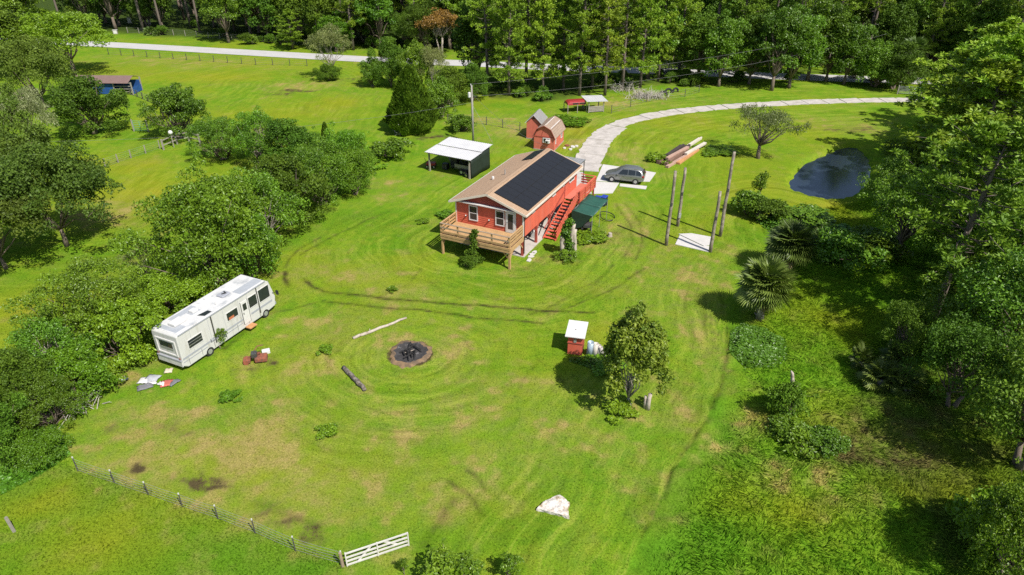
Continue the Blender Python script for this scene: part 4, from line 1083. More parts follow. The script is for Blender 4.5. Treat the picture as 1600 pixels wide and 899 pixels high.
def gab(z): k = (z - EZ) / (RZ - .1 - EZ); return ((-HW + k * HW / 2, 0), (-k * HW / 2, 0))
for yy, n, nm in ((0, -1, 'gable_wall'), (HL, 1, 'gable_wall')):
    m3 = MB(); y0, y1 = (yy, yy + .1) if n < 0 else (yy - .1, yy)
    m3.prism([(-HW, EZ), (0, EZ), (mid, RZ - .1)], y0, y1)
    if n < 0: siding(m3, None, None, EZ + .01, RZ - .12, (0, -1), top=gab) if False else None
    m3.build(nm, RED_DK if n < 0 else RED, hs)  # front gable darker than the back: roof overhang shade put into its red
m3 = MB()
for k in range(6):
    z = EZ + .1 + k * .18
    (ax, _), (bx, _) = gab(z)
    m3.bar((ax + .1, -.012, z), (bx - .1, -.012, z), .03, .05)
m3.build('gable_boards', RED_DK, hs)  # boards share the front gable's shade-darkened red
MB().box(-HW - .02, .02, -.38, -.04, EZ - .05, EZ + .03).build('gable_trim', WHITE, hs)  # white trim deepened into a ledge so that it shades the wall below
for x in (-HW, 0): MB().box(x - .06, x + .06, -.06, .06, FZ - .25, EZ - .07).build('corner_trim', WHITE, hs)
MB().box(.03, .1, .07, .15, .3, EZ - .1).build('downpipe', BLACK, hs)
# roof: two shingled slopes with thickness, fascia boards, gutter
y0, y1 = -.45, 13.6
ov = .45; slope = (RZ - EZ) / (HW / 2)
def slope_pt(s, side):     # distance s down from the ridge (plan), side -1 left +1 right
    return mid + side * s, RZ - slope * s
half = HW / 2 + ov
roof = link('roof', None, hs)
for side in (-1, 1):
    m3 = MB()
    x1_, z1_ = slope_pt(half, side)
    pr = [(mid, RZ + .10), (x1_, z1_ + .10), (x1_, z1_ - .02), (mid, RZ - .02)]
    if side > 0: pr = pr[::-1]
    m3.prism(pr, y0, y1)
    for k in range(14):                               # course edges
        s0 = half * (k + 1) / 14.5
        xa, za = slope_pt(s0, side)
        m3.bar((xa, y0 + .01, za + .104), (xa, y1 - .01, za + .104), .16, .014, up=(side * slope, 0, 1))
    m3.build('roof_slope', SHINGLE, roof)
    xf, zf = slope_pt(half, side)
    MB().box(min(xf, xf + side * .10), max(xf, xf + side * .10), y0 - .02, y1, zf - .08, zf + .06).build('gutter', TRIM if side > 0 else WHITE, roof)
    for yy in (y0, y1):
        MB().bar((mid, yy - .02 if yy < 0 else yy + .02, RZ + .02), (xf, yy - .02 if yy < 0 else yy + .02, zf + .02), .03, .2).build('barge_board', TRIM, roof)
MB().bar((mid, y0, RZ + .12), (mid, y1, RZ + .12), .3, .03).build('ridge_cap', SHINGLE, roof)
def roof_pt(x, y, lift=.0):
    s = abs(x - mid); return Vector((x, y, RZ + .10 - slope * s + lift))
MB().tube([roof_pt(-4.6, 5.6), roof_pt(-4.6, 5.6, .55)], [.06, .05], 8).build('vent_pipe', METAL, roof)
m3 = MB(); m3.tube([roof_pt(-5.4, 4.6), roof_pt(-5.4, 4.6, .25), roof_pt(-5.4, 4.6, .30)], [.13, .13, .05], 10); m3.build('roof_vent', WHITE, roof)
# solar panels: two rows on the sunny slope, three on the far slope
ang = math.atan(slope)
def panel(x, y, w, l, side):
    """x = plan distance from the ridge to the panel's upper edge"""
    cs, sn = math.cos(ang), math.sin(ang)
    a = Vector((mid + side * x, y, RZ + .10 - slope * x)); d = Vector((side * cs, 0, -sn)); nv = Vector((side * sn, 0, cs))
    o = link('solar_panel', None, hs)
    b = MB(); e = Vector((0, 1, 0))
    q = lambda s, t2, h: a + d * s + e * t2 + nv * h
    b.add([q(.02, .02, .095), q(l - .02, .02, .095), q(l - .02, w - .02, .095), q(.02, w - .02, .095)], [(0, 1, 2, 3) if side > 0 else (3, 2, 1, 0)])
    b.build('cells', SOLAR, o)
    f = MB()
    for s0, s1, t0, t1 in ((0, l, 0, .03), (0, l, w - .03, w), (0, .03, .03, w - .03), (l - .03, l, .03, w - .03)):
        vs = [q(s_, t_, h_) for h_ in (.055, .102) for s_, t_ in ((s0, t0), (s1, t0), (s1, t1), (s0, t1))]
        f.add(vs, [(3, 2, 1, 0), (4, 5, 6, 7), (0, 1, 5, 4), (1, 2, 6, 5), (2, 3, 7, 6), (3, 0, 4, 7)])
    f.build('panel_frame', PFRAME, o)
for c in range(12):
    for r_ in range(2): panel(.36 + r_ * 1.71, .36 + c * 1.08, 1.06, 1.78, 1)
for c in range(3): panel(.2, 10.1 + c * 1.045, 1.025, 1.3, -1)

def window(parent, c, w, h, nrm, split='h', frame=WHITE, sill=True):
    """c = centre on the wall face, nrm = outward xy"""
    c = Vector(c); n = Vector((*nrm, 0)); s = Vector((-n.y, n.x, 0)); up = Vector((0, 0, 1))
    o = link('window', None, parent)
    def blk(mb, s0, s1, z0, z1, d0, d1):
        vs = [c + s * a + up * b + n * d for d in (d0, d1) for a, b in ((s0, z0), (s1, z0), (s1, z1), (s0, z1))]
        mb.add(vs, [(3, 2, 1, 0), (4, 5, 6, 7), (0, 1, 5, 4), (1, 2, 6, 5), (2, 3, 7, 6), (3, 0, 4, 7)])
    f = MB(); t = .09
    blk(f, -w / 2, w / 2, h / 2 - t, h / 2, .0, .075); blk(f, -w / 2, w / 2, -h / 2, -h / 2 + t, .0, .085)
    blk(f, -w / 2, -w / 2 + t, -h / 2 + t, h / 2 - t, .0, .075); blk(f, w / 2 - t, w / 2, -h / 2 + t, h / 2 - t, .0, .075)
    if split == 'h': blk(f, -w / 2 + t, w / 2 - t, -.03, .03, .0, .062)
    elif split == 'v': blk(f, -.03, .03, -h / 2 + t, h / 2 - t, .0, .062)
    f.build('frame', frame, o)
    if split == 'h': ranges = ((-w / 2 + t, w / 2 - t, .03, h / 2 - t), (-w / 2 + t, w / 2 - t, -h / 2 + t, -.03))
    elif split == 'v': ranges = ((-w / 2 + t, -.03, -h / 2 + t, h / 2 - t), (.03, w / 2 - t, -h / 2 + t, h / 2 - t))
    else: ranges = ((-w / 2 + t, w / 2 - t, -h / 2 + t, h / 2 - t),)
    for r_ in ranges:
        g = MB(); blk(g, *r_, .0, .045); g.build('pane', GLASS, o)
    return o
window(hs, (-5.05, -.03, FZ + 1.22), .92, 1.5, (0, -1)); window(hs, (-2.30, -.03, FZ + 1.24), .92, 1.5, (0, -1))
window(hs, (.03, 2.1, 3.85), .62, .5, (1, 0), ''); window(hs, (.03, 6.9, 3.8), .8, .62, (1, 0), 'v'); window(hs, (.03, 9.35, 3.85), .5, .5, (1, 0), ''); window(hs, (.03, 11.6, 3.75), 1.3, .8, (1, 0), 'v')
dr = link('door', None, hs)
MB().box(-1.74, -.68, -.10, -.04, FZ, FZ + 2.08).build('door_frame', WHITE, dr)
MB().box(-1.64, -.78, -.13, -.10, FZ + .03, FZ + 1.98).build('door_leaf', WHITE, dr)
MB().box(-1.46, -.96, -.14, -.128, FZ + .38, FZ + 1.86).build('pane', GLASS, dr)
MB().tube([(-1.56, -.13, FZ + 1.0), (-1.56, -.2, FZ + 1.0), (-1.46, -.2, FZ + 1.0)], .02, 6).build('handle', STEEL, dr)
for x in (-5.85, -3.42):
    lt = link('wall_lamp', None, hs)
    MB().bar((x, -.03, FZ + .78), (x, -.16, FZ + .80), .10, .12).build('lamp_base', BLACK, lt)
    MB().tube([(x + .02, -.13, FZ + .83), (x + .08, -.24, FZ + .92), (x + .1, -.28, FZ + .95)], [.035, .06, .055], 8).build('lamp_shade', WHITE, lt)
MB().box(-.0, .07, 9.75, 9.87, FZ, EZ - .1).build('wall_post', RED_DK, hs)

# front deck
dk = link('front_deck', None, hs)
DY = -2.78; dx0, dx1 = -6.95, .02
b = MB(); n = int((0 - DY) / .145)
for k in range(n): b.box(dx0, dx1, DY + k * .145, DY + k * .145 + .138, FZ - .05, FZ - .006 + .004 * (k % 3))
b.build('deck_boards', WOOD, dk, kind='stuff')
for z0, z1, pr in ((FZ - .30, FZ - .07, .05), (FZ - .56, FZ - .32, .03)):
    MB().box(dx0 - pr, dx1 + pr, DY - .06 - pr, DY - pr, z0, z1).build('rim_board', WOOD, dk, bevel=.008)
    for x, s_ in ((dx0 - pr, -1), (dx1 + pr, 1)):
        MB().box(min(x, x + s_ * .05), max(x, x + s_ * .05), DY - pr, -.06, z0, z1).build('rim_board', WOOD, dk, bevel=.008)
for x in (dx0 + .05, dx1 - .06):
    MB().box(x - .09, x + .09, DY - .02 + .03, DY + .19, -.2, FZ - .06).build('deck_post', WOOD, dk, bevel=.01)
for k in range(8): MB().box(dx0 + .3 + k * .9, dx0 + .36 + k * .9, DY + .2, -.02, FZ - .3, FZ - .06).build('joist', WOOD, dk)
for (p, q) in (((dx1 - .06, DY + .1, FZ - 1.25), (dx1 - .95, DY + .1, FZ - .35)), ((dx1 - .06, DY + .16, FZ - 1.25), (dx1 - .06, DY + 1.0, FZ - .35)), ((dx0 + .05, DY + .16, FZ - 1.25), (dx0 + .05, DY + 1.0, FZ - .35)), ((dx1 - .06, DY + 2.75, FZ - 1.25), (dx1 - .06, DY + 1.9, FZ - .35))):
    MB().bar(p, q, .09, .10).build('brace', WOOD, dk)
RH = 1.0
for x in (dx0 + .03, dx0 + 1.75, mid, dx0 + 5.2, dx1 - .05):
    w_ = .09 if x in (dx0 + .03, mid, dx1 - .05) else .06
    MB().box(x - w_, x + w_, DY - .05, DY + .06, FZ - .3, FZ + RH - .04).build('rail_post', WOOD, dk)
for x in (dx0 + .03, dx1 - .05):
    for y in (-1.35, -.12): MB().box(x - .05, x + .05, y - .05, y + .05, FZ - .02, FZ + RH - .04).build('rail_post', WOOD, dk)
MB().box(dx0 - .06, dx1 + .06, DY - .10, DY + .07, FZ + RH - .04, FZ + RH).build('top_rail', WOOD_GREY, dk)
MB().box(dx0, dx1, DY - .09, DY - .05, FZ + .50, FZ + .64).build('side_rail', WOOD_GREY, dk)
MB().box(dx0, dx1, DY - .09, DY - .05, FZ + .12, FZ + .27).build('side_rail', WOOD, dk)
for x, xo in ((dx0 + .03, -.09), (dx1 - .05, .09)):
    MB().box(x - .08, x + .08, DY + .08, -.07, FZ + RH - .04, FZ + RH).build('top_rail', WOOD, dk)
    for za, zb in ((.12, .30), (.42, .60), (.72, .88)): MB().box(x + min(xo, xo * .6), x + max(xo, xo * .6), DY + .08, -.07, FZ + za, FZ + zb).build('side_rail', WOOD, dk)
# side deck, stairs, railings in red
sd = link('side_deck', None, hs)
SX0, SX1, SY0, SY1 = .04, 1.62, 9.75, 14.3
b = MB()
for k in range(int((SX1 - SX0) / .145)): b.box(SX0 + k * .145, SX0 + k * .145 + .138, SY0, SY1, FZ - .05, FZ - .004)
b.build('deck_boards', M('red_deck', (.55, .16, .11), .8, var=.12), sd, kind='stuff')
MB().box(SX1, SX1 + .05, SY0 - .05, SY1 + .05, FZ - .3, FZ - .02).build('rim_board', RED, sd); MB().box(SX0, SX1 - .005, SY1, SY1 + .05, FZ - .3, FZ - .02).build('rim_board', RED, sd)
for y in (SY0 + .02, 12.0, SY1 - .02): MB().box(SX1 - .12, SX1 - .0, y - .06, y + .06, -.2, FZ - .06).build('deck_post', RED_DK, sd)
for y in (SY0, 11.3, 12.85, SY1): MB().box(SX1 + .052, SX1 + .14, y - .05, y + .05, FZ - .2, FZ + 1.0).build('rail_post', RED, sd)
for za, zb in ((.08, .26), (.36, .54), (.64, .80)):
    MB().box(SX1 - .0, SX1 + .045, SY0, SY1 + .05, FZ + za, FZ + zb).build('side_rail', RED, sd)
    MB().box(SX0 + .05, SX1 - .05, SY1 + .055, SY1 + .10, FZ + za, FZ + zb).build('side_rail', RED_DK, sd)
MB().box(SX1 - .03, SX1 + .16, SY0 - .04, SY1 + .12, FZ + 1.0, FZ + 1.04).build('top_rail', RED, sd); MB().box(SX0, SX1 - .04, SY1 - .02, SY1 + .14, FZ + 1.0, FZ + 1.04).build('top_rail', RED, sd)
st = link('stairs', None, hs)
stx0, stx1, nst = .16, 1.40, 12
yb, yt = 4.35, 9.72
for k in range(nst):
    t_ = (k + .5) / nst; y = yb + (yt - yb) * k / nst; z = FZ * (k + 1) / (nst + 1)
    MB().box(stx0 + .03, stx1 - .03, y, y + .34, z - .04, z).build('tread', RED, st, bevel=.006)
for x in (stx0, stx1): MB().bar((x, yb - .12, .06), (x, yt, FZ - .16), .05, .26).build('stringer', RED, st)
for t_ in (0.02, .5, .97): MB().bar((stx1 + .06, yb + (yt - yb) * t_, FZ * t_ - .05 * (t_ > .1)), (stx1 + .06, yb + (yt - yb) * t_, FZ * t_ + 1.0), .09, .09).build('rail_post', RED, st)
for hgt in (.30, .62, .96): MB().bar((stx1 + .11, yb - .05, hgt + .1), (stx1 + .11, yt + .02, FZ + hgt - .02), .05, .16).build('side_rail', RED, st)
MB().bar((stx0 + .02, yb, 1.0), (stx0 + .02, yt, FZ + .96), .05, .09).build('side_rail', RED_DK, st)
# small slatted awning over the far deck end
aw = link('awning', None, hs)
for k in range(9): MB().box(-2.2 + k * .26, -2.2 + k * .26 + .20, 13.66, 15.4, EZ + .02, EZ + .05).build('slat', METAL, aw)
for x in (-2.1, 0): MB().box(x - .04, x + .04, 15.2, 15.28, 0, EZ + .0).build('post', STEEL, aw)
for x in (-2.15, .05): MB().box(x - .03, x + .03, 13.66, 15.4, EZ - .06, EZ + .015).build('rafter', STEEL, aw)

def HP(x, y):   # house frame -> world
    ca, sa = math.cos(HOUSE_A), math.sin(HOUSE_A); return (HOUSE_O.x + x * ca + y * sa, HOUSE_O.y - x * sa + y * ca)
# green canopy
TARP = M('green_tarp', (.022, .085, .060), .6, var=.15, scale=2); TARP_D = M('dark_green_mesh', (.014, .040, .024), .8)
cn = thing('canopy', 'dark green tarp canopy on metal poles beside the stairs', 'canopy', (*HP(2.0, 6.9), 0), -HOUSE_A)
for k in range(2):
    b = MB(); ya, yb_ = k * 2.3, k * 2.3 + 2.28
    for i in range(6):
        for j in range(6):
            pass
    vs = []; nn_ = 7
    for i in range(nn_):
        for j in range(nn_):
            u, v = i / (nn_ - 1), j / (nn_ - 1)
            vs.append((2.15 * u, ya + (yb_ - ya) * v, 2.32 - .22 * u - .07 * math.sin(PI * v) + .02 * math.sin(7 * u + k)))
    b.add(vs, [(i * nn_ + j, (i + 1) * nn_ + j, (i + 1) * nn_ + j + 1, i * nn_ + j + 1) for i in range(nn_ - 1) for j in range(nn_ - 1)])
    o = b.build('tarp', TARP, cn, True); sm = o.modifiers.new('solid', 'SOLIDIFY'); sm.thickness = .02
b = MB(); b.add([(0, -.02, 2.3), (2.1, -.02, 2.08), (1.1, -.06, .75), (0, -.1, .35), (0, -.02, 1.3)], [(0, 4, 3, 2, 1)]); o = b.build('side_sheet', TARP_D, cn); sm = o.modifiers.new('solid', 'SOLIDIFY'); sm.thickness = .015
for x, y in ((.04, .04), (2.1, .04), (2.1, 2.3), (2.1, 4.52), (.04, 4.52)): MB().tube([(x, y, -.1), (x, y, 2.26 - .2 * (x > 1))], .03, 6).build('pole', METAL, cn)
for p, q in (((.04, .04, 2.25), (2.1, .04, 2.04)), ((.04, 4.52, 2.25), (2.1, 4.52, 2.04)), ((2.1, .04, 2.04), (2.1, 4.52, 2.04)), ((.04, .04, 2.25), (.04, 4.52, 2.25))): MB().tube([p, q], .025, 6).build('roof_bar', METAL, cn)
mw = thing('lawn_mower', 'dark riding mower parked under the green canopy', 'mower', (*HP(3.1, 8.4), 0), -HOUSE_A + .3)
MB().box(-.35, .35, -.8, -.1, .35, .75).build('hood', STEEL, mw, bevel=.06); MB().box(-.4, .4, -.1, .7, .25, .42).build('deck', BLACK, mw, bevel=.04)
MB().box(-.22, .22, .25, .6, .42, .55).build('seat', BLACK, mw, bevel=.05); MB().box(-.22, .22, .58, .66, .5, .95).build('backrest', BLACK, mw, bevel=.03)
MB().tube([(0, -.1, .6), (0, .05, .95)], .02, 6).build('steering_column', STEEL, mw)
for x, y, r_ in ((-.42, -.6, .2), (.42, -.6, .2), (-.44, .45, .28), (.44, .45, .28)): MB().tube([(x - .09, y, r_), (x + .09, y, r_)], r_, 14).build('wheel', RUBBER, mw)
# blue bins
BLUE = M('blue_bin', (.025, .055, .33), .5, var=.1)
def bin_(x, y, lab, rz):
    o = thing('wheelie_bin', lab, 'bin', (*HP(x, y), .05), -HOUSE_A + rz, 'blue wheelie bins')
    b = MB(); b.add([(-.24, -.28, .04), (.24, -.28, .04), (.24, .24, .04), (-.24, .24, .04), (-.3, -.36, 1.0), (.3, -.36, 1.0), (.3, .32, 1.0), (-.3, .32, 1.0)], [(3, 2, 1, 0), (4, 5, 6, 7), (0, 1, 5, 4), (1, 2, 6, 5), (2, 3, 7, 6), (3, 0, 4, 7)])
    b.build('bin_body', M('bin_body', (.012, .018, .05), .5), o, bevel=.03)
    b = MB(); b.add([(-.32, -.4, 1.01), (.32, -.4, 1.01), (.32, .34, 1.06), (-.32, .34, 1.06), (-.28, -.34, 1.07), (.28, -.34, 1.07), (.28, .30, 1.12), (-.28, .30, 1.12)], [(3, 2, 1, 0), (4, 5, 6, 7), (0, 1, 5, 4), (1, 2, 6, 5), (2, 3, 7, 6), (3, 0, 4, 7)]); b.build('lid', BLUE, o, bevel=.02)
    for x_ in (-.22, .22): MB().tube([(x_ - .03, .3, .1), (x_ + .03, .3, .1)], .1, 10).build('wheel', RUBBER, o)
    MB().tube([(-.24, .38, .98), (.24, .38, .98)], .02, 6).build('handle', BLACK, o)
bin_(2.2, 14.0, 'blue lidded wheelie bin, nearer of the two beside the side deck', .1); bin_(2.75, 14.5, 'blue lidded wheelie bin, further of the two beside the side deck', -.15)

# ------------------------------------------------------------------ open metal roofed shed
def corrugated(mb, p0, p1, p2, p3, pitch=.25, amp=.03, th=.012):
    """sheet p0-p1 along the ribs' spacing, p0-p3 down the ribs"""
    p0, p1, p2, p3 = map(Vector, (p0, p1, p2, p3)); Lw = (p1 - p0).length; k = int(Lw / pitch)
    nv = (p1 - p0).cross(p3 - p0).normalized()
    if nv.z < 0: nv = -nv
    prof = ((0, 0), (.62, 0), (.72, 1), (.9, 1))
    us = [((i + a) / k, h) for i in range(k) for a, h in prof] + [(1, 0)]
    vs = []
    for u, h in us: vs += [p0.lerp(p1, u) + nv * amp * h, p3.lerp(p2, u) + nv * amp * h]
    for u, h in us: vs += [p0.lerp(p1, u) + nv * (amp * h - th), p3.lerp(p2, u) + nv * (amp * h - th)]
    n = len(us); o = 2 * n
    fs = [(2 * i, 2 * i + 2, 2 * i + 3, 2 * i + 1) for i in range(n - 1)] + [(o + 2 * i + 1, o + 2 * i + 3, o + 2 * i + 2, o + 2 * i) for i in range(n - 1)]
    fs += [(2 * i + 2, 2 * i, o + 2 * i, o + 2 * i + 2) for i in range(n - 1)] + [(2 * i + 1, 2 * i + 3, o + 2 * i + 3, o + 2 * i + 1) for i in range(n - 1)]
    mb.add(vs, fs)
ROOFMETAL = M('white_metal_roof', (.56, .555, .56), .5, metal=.1, var=.08, scale=.8)
ca_ = math.atan2(-(75.55 - 78.31), (-4.87 + 9.95))
cp = thing('open_shed', 'open sided shed with white corrugated roof and dark tarp end', 'shed', (-9.95, 78.31, 0), -ca_)
CW, CD = 5.75, 4.4
for x, y, h_ in ((.05, .05, 2.25), (CW - .1, .05, 2.25), (CW - .05, CD, 2.6), (.05, CD, 2.6), (CW / 2, CD, 2.6)):
    MB().box(x - .08, x + .08, y - .08, y + .08, -.2, h_).build('post', WOOD_OLD, cp)
MB().box(-.2, CW + .15, -.05, .12, 2.22, 2.38).build('header_beam', WOOD_OLD, cp); MB().box(-.2, CW + .15, CD - .1, CD + .06, 2.55, 2.7).build('header_beam', WOOD_OLD, cp)
for x in (.0, CW * .25, CW * .5, CW * .75, CW): MB().bar((x, -.1, 2.30), (x, CD + .1, 2.62), .05, .12).build('rafter', WOOD_OLD, cp)
b = MB(); corrugated(b, (-.35, -.3, 2.42), (CW + .3, -.3, 2.42), (CW + .3, 2.35, 2.60), (-.35, 2.35, 2.60)); b.build('roof_sheet', ROOFMETAL, cp)
b = MB(); corrugated(b, (-.15, 2.25, 2.68), (CW + .3, 2.25, 2.68), (CW + .3, CD + .4, 2.86), (-.15, CD + .4, 2.86)); b.build('roof_sheet', ROOFMETAL, cp)
b = MB(); vs = []; nn_ = 10
for i in range(nn_):
    for j in range(5):
        u, v = i / (nn_ - 1), j / 4
        vs.append((CW + .12 + .06 * math.sin(9 * u) * (1 - v), .1 + (CD - .1) * u, .05 + (2.3 + .35 * u) * v))
b.add(vs, [(i * 5 + j, (i + 1) * 5 + j, (i + 1) * 5 + j + 1, i * 5 + j + 1) for i in range(nn_ - 1) for j in range(4)])
MESH_T = M('dark_mesh_tarp', (.012, .022, .015), .75, var=.3, scale=1.2); o = b.build('end_tarp', MESH_T, cp, True); o.modifiers.new('solid', 'SOLIDIFY').thickness = .01
b = MB(); b.box(.9, CW, CD - .02, CD + .02, .1, 2.5); b.build('back_tarp', M('black_sheet', (.015, .016, .018), .8), cp)
def wheel(parent, c, ax, r_, w_, nm='wheel'):
    c = Vector(c); ax = Vector(ax).normalized()
    o = link(nm, None, parent)
    MB().tube([c - ax * w_ / 2, c - ax * w_ * .42, c + ax * w_ * .42, c + ax * w_ / 2], [r_ * .9, r_, r_, r_ * .9], 20).build('tyre', RUBBER, o)
    MB().tube([c - ax * w_ * .53, c - ax * w_ * .45, c + ax * w_ * .45, c + ax * w_ * .53], [r_ * .5, r_ * .62, r_ * .62, r_ * .5], 14).build('rim', METAL, o)
    return o
def local_thing(base, name, lab, cat, x, y, z=0, rz=0, group=None):
    m4 = Matrix.Translation(base.location) @ Matrix.Rotation(base.rotation_euler.z, 4, 'Z'); p = m4 @ Vector((x, y, z))
    return thing(name, lab, cat, p, base.rotation_euler.z + rz, group)
t1 = local_thing(cp, 'trailer', 'dark utility trailer with wheels under the open shed roof', 'trailer', 4.3, 1.6)
MB().box(-1.3, 1.0, -.7, .8, .55, .75).build('bed', STEEL, t1, bevel=.03); wheel(t1, (-.2, -.85, .34), (0, 1, 0), .34, .2); wheel(t1, (-.2, .95, .34), (0, 1, 0), .34, .2)
MB().bar((-1.3, 0, .6), (-2.3, 0, .5), .08, .08).build('tow_bar', STEEL, t1); MB().box(-1.25, .95, -.68, -.62, .75, 1.15).build('side_board', WOOD_OLD, t1)
for i, (x, y, z, r_) in enumerate(((4.75, .55, .38, .36), (5.1, .25, .32, .32))):
    o = local_thing(cp, 'tyre', ('large grey rimmed tyre leaning at the shed front', 'smaller tyre beside the front post of the shed')[i], 'tyre', x, y); wheel(o, (0, 0, z), (.25, 1, .3), r_, .2)
o = local_thing(cp, 'red_mower', 'red lawn mower at the open left end of the shed', 'mower', -.6, 1.2, 0, .4)
MB().box(-.5, .6, -.4, .4, .3, .62).build('body', M('mower_red', (.35, .03, .03), .4), o, bevel=.06); MB().tube([(-.5, 0, .6), (-.75, 0, 1.15)], .025, 6).build('handle', BLACK, o)
for x, y in ((-.4, -.45), (.45, -.45), (-.4, .45), (.45, .45)): wheel(o, (x, y, .2), (0, 1, 0), .2, .12)
for i, (x, y, w_, h_, lab) in enumerate(((2.0, 2.6, .9, 1.3, 'dark cabinet deep in the open shed'), (3.0, 3.2, 1.0, 1.7, 'tall black cabinet at the back of the open shed'), (1.3, 1.6, .7, .7, 'low dark crate at the open shed front'))):
    o = local_thing(cp, 'cabinet' if i < 2 else 'crate', lab, 'cabinet' if i < 2 else 'crate', x, y)
    MB().box(-w_ / 2, w_ / 2, -.3, .3, 0, h_).build('carcass', BLACK if i else STEEL, o, bevel=.02)
    for k in range(2): MB().box(-w_ / 2 + .03 + k * w_ / 2, k * w_ / 2 - .03, -.325, -.305, .06, h_ - .06).build('door', STEEL, o)

# ------------------------------------------------------------------ the two red sheds
SALMON = M('salmon_siding', (.58, .15, .10), .75, var=.12, scale=2)
def gable_shed(name, lab, loc, rz, w_, l_, eh, rh, roofm, gambrel=False):
    o = thing(name, lab, 'shed', (*loc, 0), rz)
    MB().box(-.05, w_ + .05, -.05, l_ + .05, -.1, .1).build('sill', WOOD_OLD, o)
    prof = [(0, .1), (w_, .1), (w_, eh)] + ([(w_ * .82, eh + (rh - eh) * .68)] if gambrel else []) + [(w_ / 2, rh)] + ([(w_ * .18, eh + (rh - eh) * .68)] if gambrel else []) + [(0, eh)]
    MB().prism(prof, 0, .08).build('wall', SALMON, o); MB().prism(prof, l_ - .08, l_).build('wall', SALMON, o)
    for x in (0, w_ - .08): MB().box(x, x + .08, .082, l_ - .082, .1, eh).build('wall', SALMON, o)
    line = [(-.16, eh - .09)] + ([(w_ * .16, eh + (rh - eh) * .70)] if gambrel else []) + [(w_ / 2, rh + .03)] + ([(w_ * .84, eh + (rh - eh) * .70)] if gambrel else []) + [(w_ + .16, eh - .09)]
    for (xa, za), (xb, zb) in zip(line[:-1], line[1:]):
        d = Vector((xb - xa, 0, zb - za)).normalized(); nv = Vector((-d.z, 0, d.x))
        q = [(xa, za), (xb, zb), (xb + nv.x * .06, zb + nv.z * .06), (xa + nv.x * .06, za + nv.z * .06)]
        MB().prism(q, -.2, l_ + .2).build('roof_slope', roofm, o)
        for y in (-.235, l_ + .205): MB().prism(q, y, y + .03).build('barge_board', WHITE if not gambrel else RED_DK, o)
    return o, line
s0, _ = gable_shed('gable_shed', 'narrow red gable shed with grey metal roof, behind the barn shed', G(822.5, 217), R(-16), 2.0, 2.9, 2.25, 3.25, ROOFMETAL if False else M('grey_metal_roof', (.40, .38, .37), .45, metal=.4, var=.1))
MB().prism([(.75, 2.75), (1.25, 2.75), (1.0, 3.0)], -.03, -.005).build('gable_vent', BLACK, s0)
s1, ln = gable_shed('barn_shed', 'red gambrel roofed barn shed with window air conditioner', G(834, 233.5), R(-20), 2.75, 4.4, 1.75, 3.2, SHINGLE2, True)
MB().box(-.02, 2.77, -.04, -.005, 1.72, 1.84).build('wall_trim', RED_DK, s1)
for x, z, xb, zb in ((.1, 1.85, .5, 2.7), (2.65, 1.85, 2.25, 2.7)): MB().bar((x, -.02, z), (xb, -.02, zb), .03, .08).build('wall_trim', RED_DK, s1)
MB().bar((1.0, -.02, 1.86), (1.42, -.02, 3.0), .02, .05).build('wall_trim', RED_DK, s1)
window(s1, (1.72, -.005, 1.35), 1.0, .62, (0, -1), 'v', WHITE)
ac = thing('air_conditioner', 'white window air conditioner on the barn shed front', 'air conditioner', s1.matrix_basis @ Vector((1.95, -.25, 1.08)), R(-20))
MB().box(-.27, .27, -.2, .2, 0, .40).build('case', WHITE, ac, bevel=.02); MB().box(-.2, .06, -.215, -.202, .05, .3).build('grille', BLACK, ac)
window(s1, (2.755, 3.2, 1.25), .62, .75, (1, 0), 'v', WHITE); window(s1, (2.755, .55, 1.15), .22, .7, (1, 0), '', WHITE)
MB().box(2.765, 2.80, 1.2, 2.05, .12, 1.68).build('door', SALMON, s1)
xa, za = ln[1]; xb, zb = ln[2]
for side, off in ((0, .12), (1, .10)):
    (xa, za), (xb, zb) = (ln[2], ln[3]) if side == 0 else (ln[2], ln[3])
    for y, t0, t1_ in ((.8, .05, .11), ) if side == 0 else ((2.2, .85, .92),):
        pa = Vector((xa + (xb - xa) * t0, 0, za + (zb - za) * t0 + .075)); pb = Vector((xa + (xb - xa) * t1_, 0, za + (zb - za) * t1_ + .075))
        MB().add([(pa.x, .2, pa.z), (pb.x, .2, pb.z), (pb.x, 4.2, pb.z), (pa.x, 4.2, pa.z)], [(0, 1, 2, 3)]).build('roof_strip', WHITE, s1)
for i, (px, py, sc_) in enumerate(((886, 229, .35), (882, 233, .25), (895, 231, .4), (901, 230, .3), (891, 235, .28))):
    o = thing('stone', 'pale stone at the barn shed corner, %s of the heap' % ('brown one', 'small front one', 'largest', 'rightmost', 'lowest')[i], 'stone', (*G(px, py), 0), i, 'stones by the barn shed')
    b = MB(); rr = random.Random(i); n = 7
    ring = [(math.cos(2 * PI * k / n) * sc_ * rr.uniform(.7, 1.1), math.sin(2 * PI * k / n) * sc_ * rr.uniform(.7, 1.1)) for k in range(n)]
    b.slab(ring, -.03, .18); b.build('stone_body', RUST if i == 0 else CONC_NEW, o, bevel=.05)

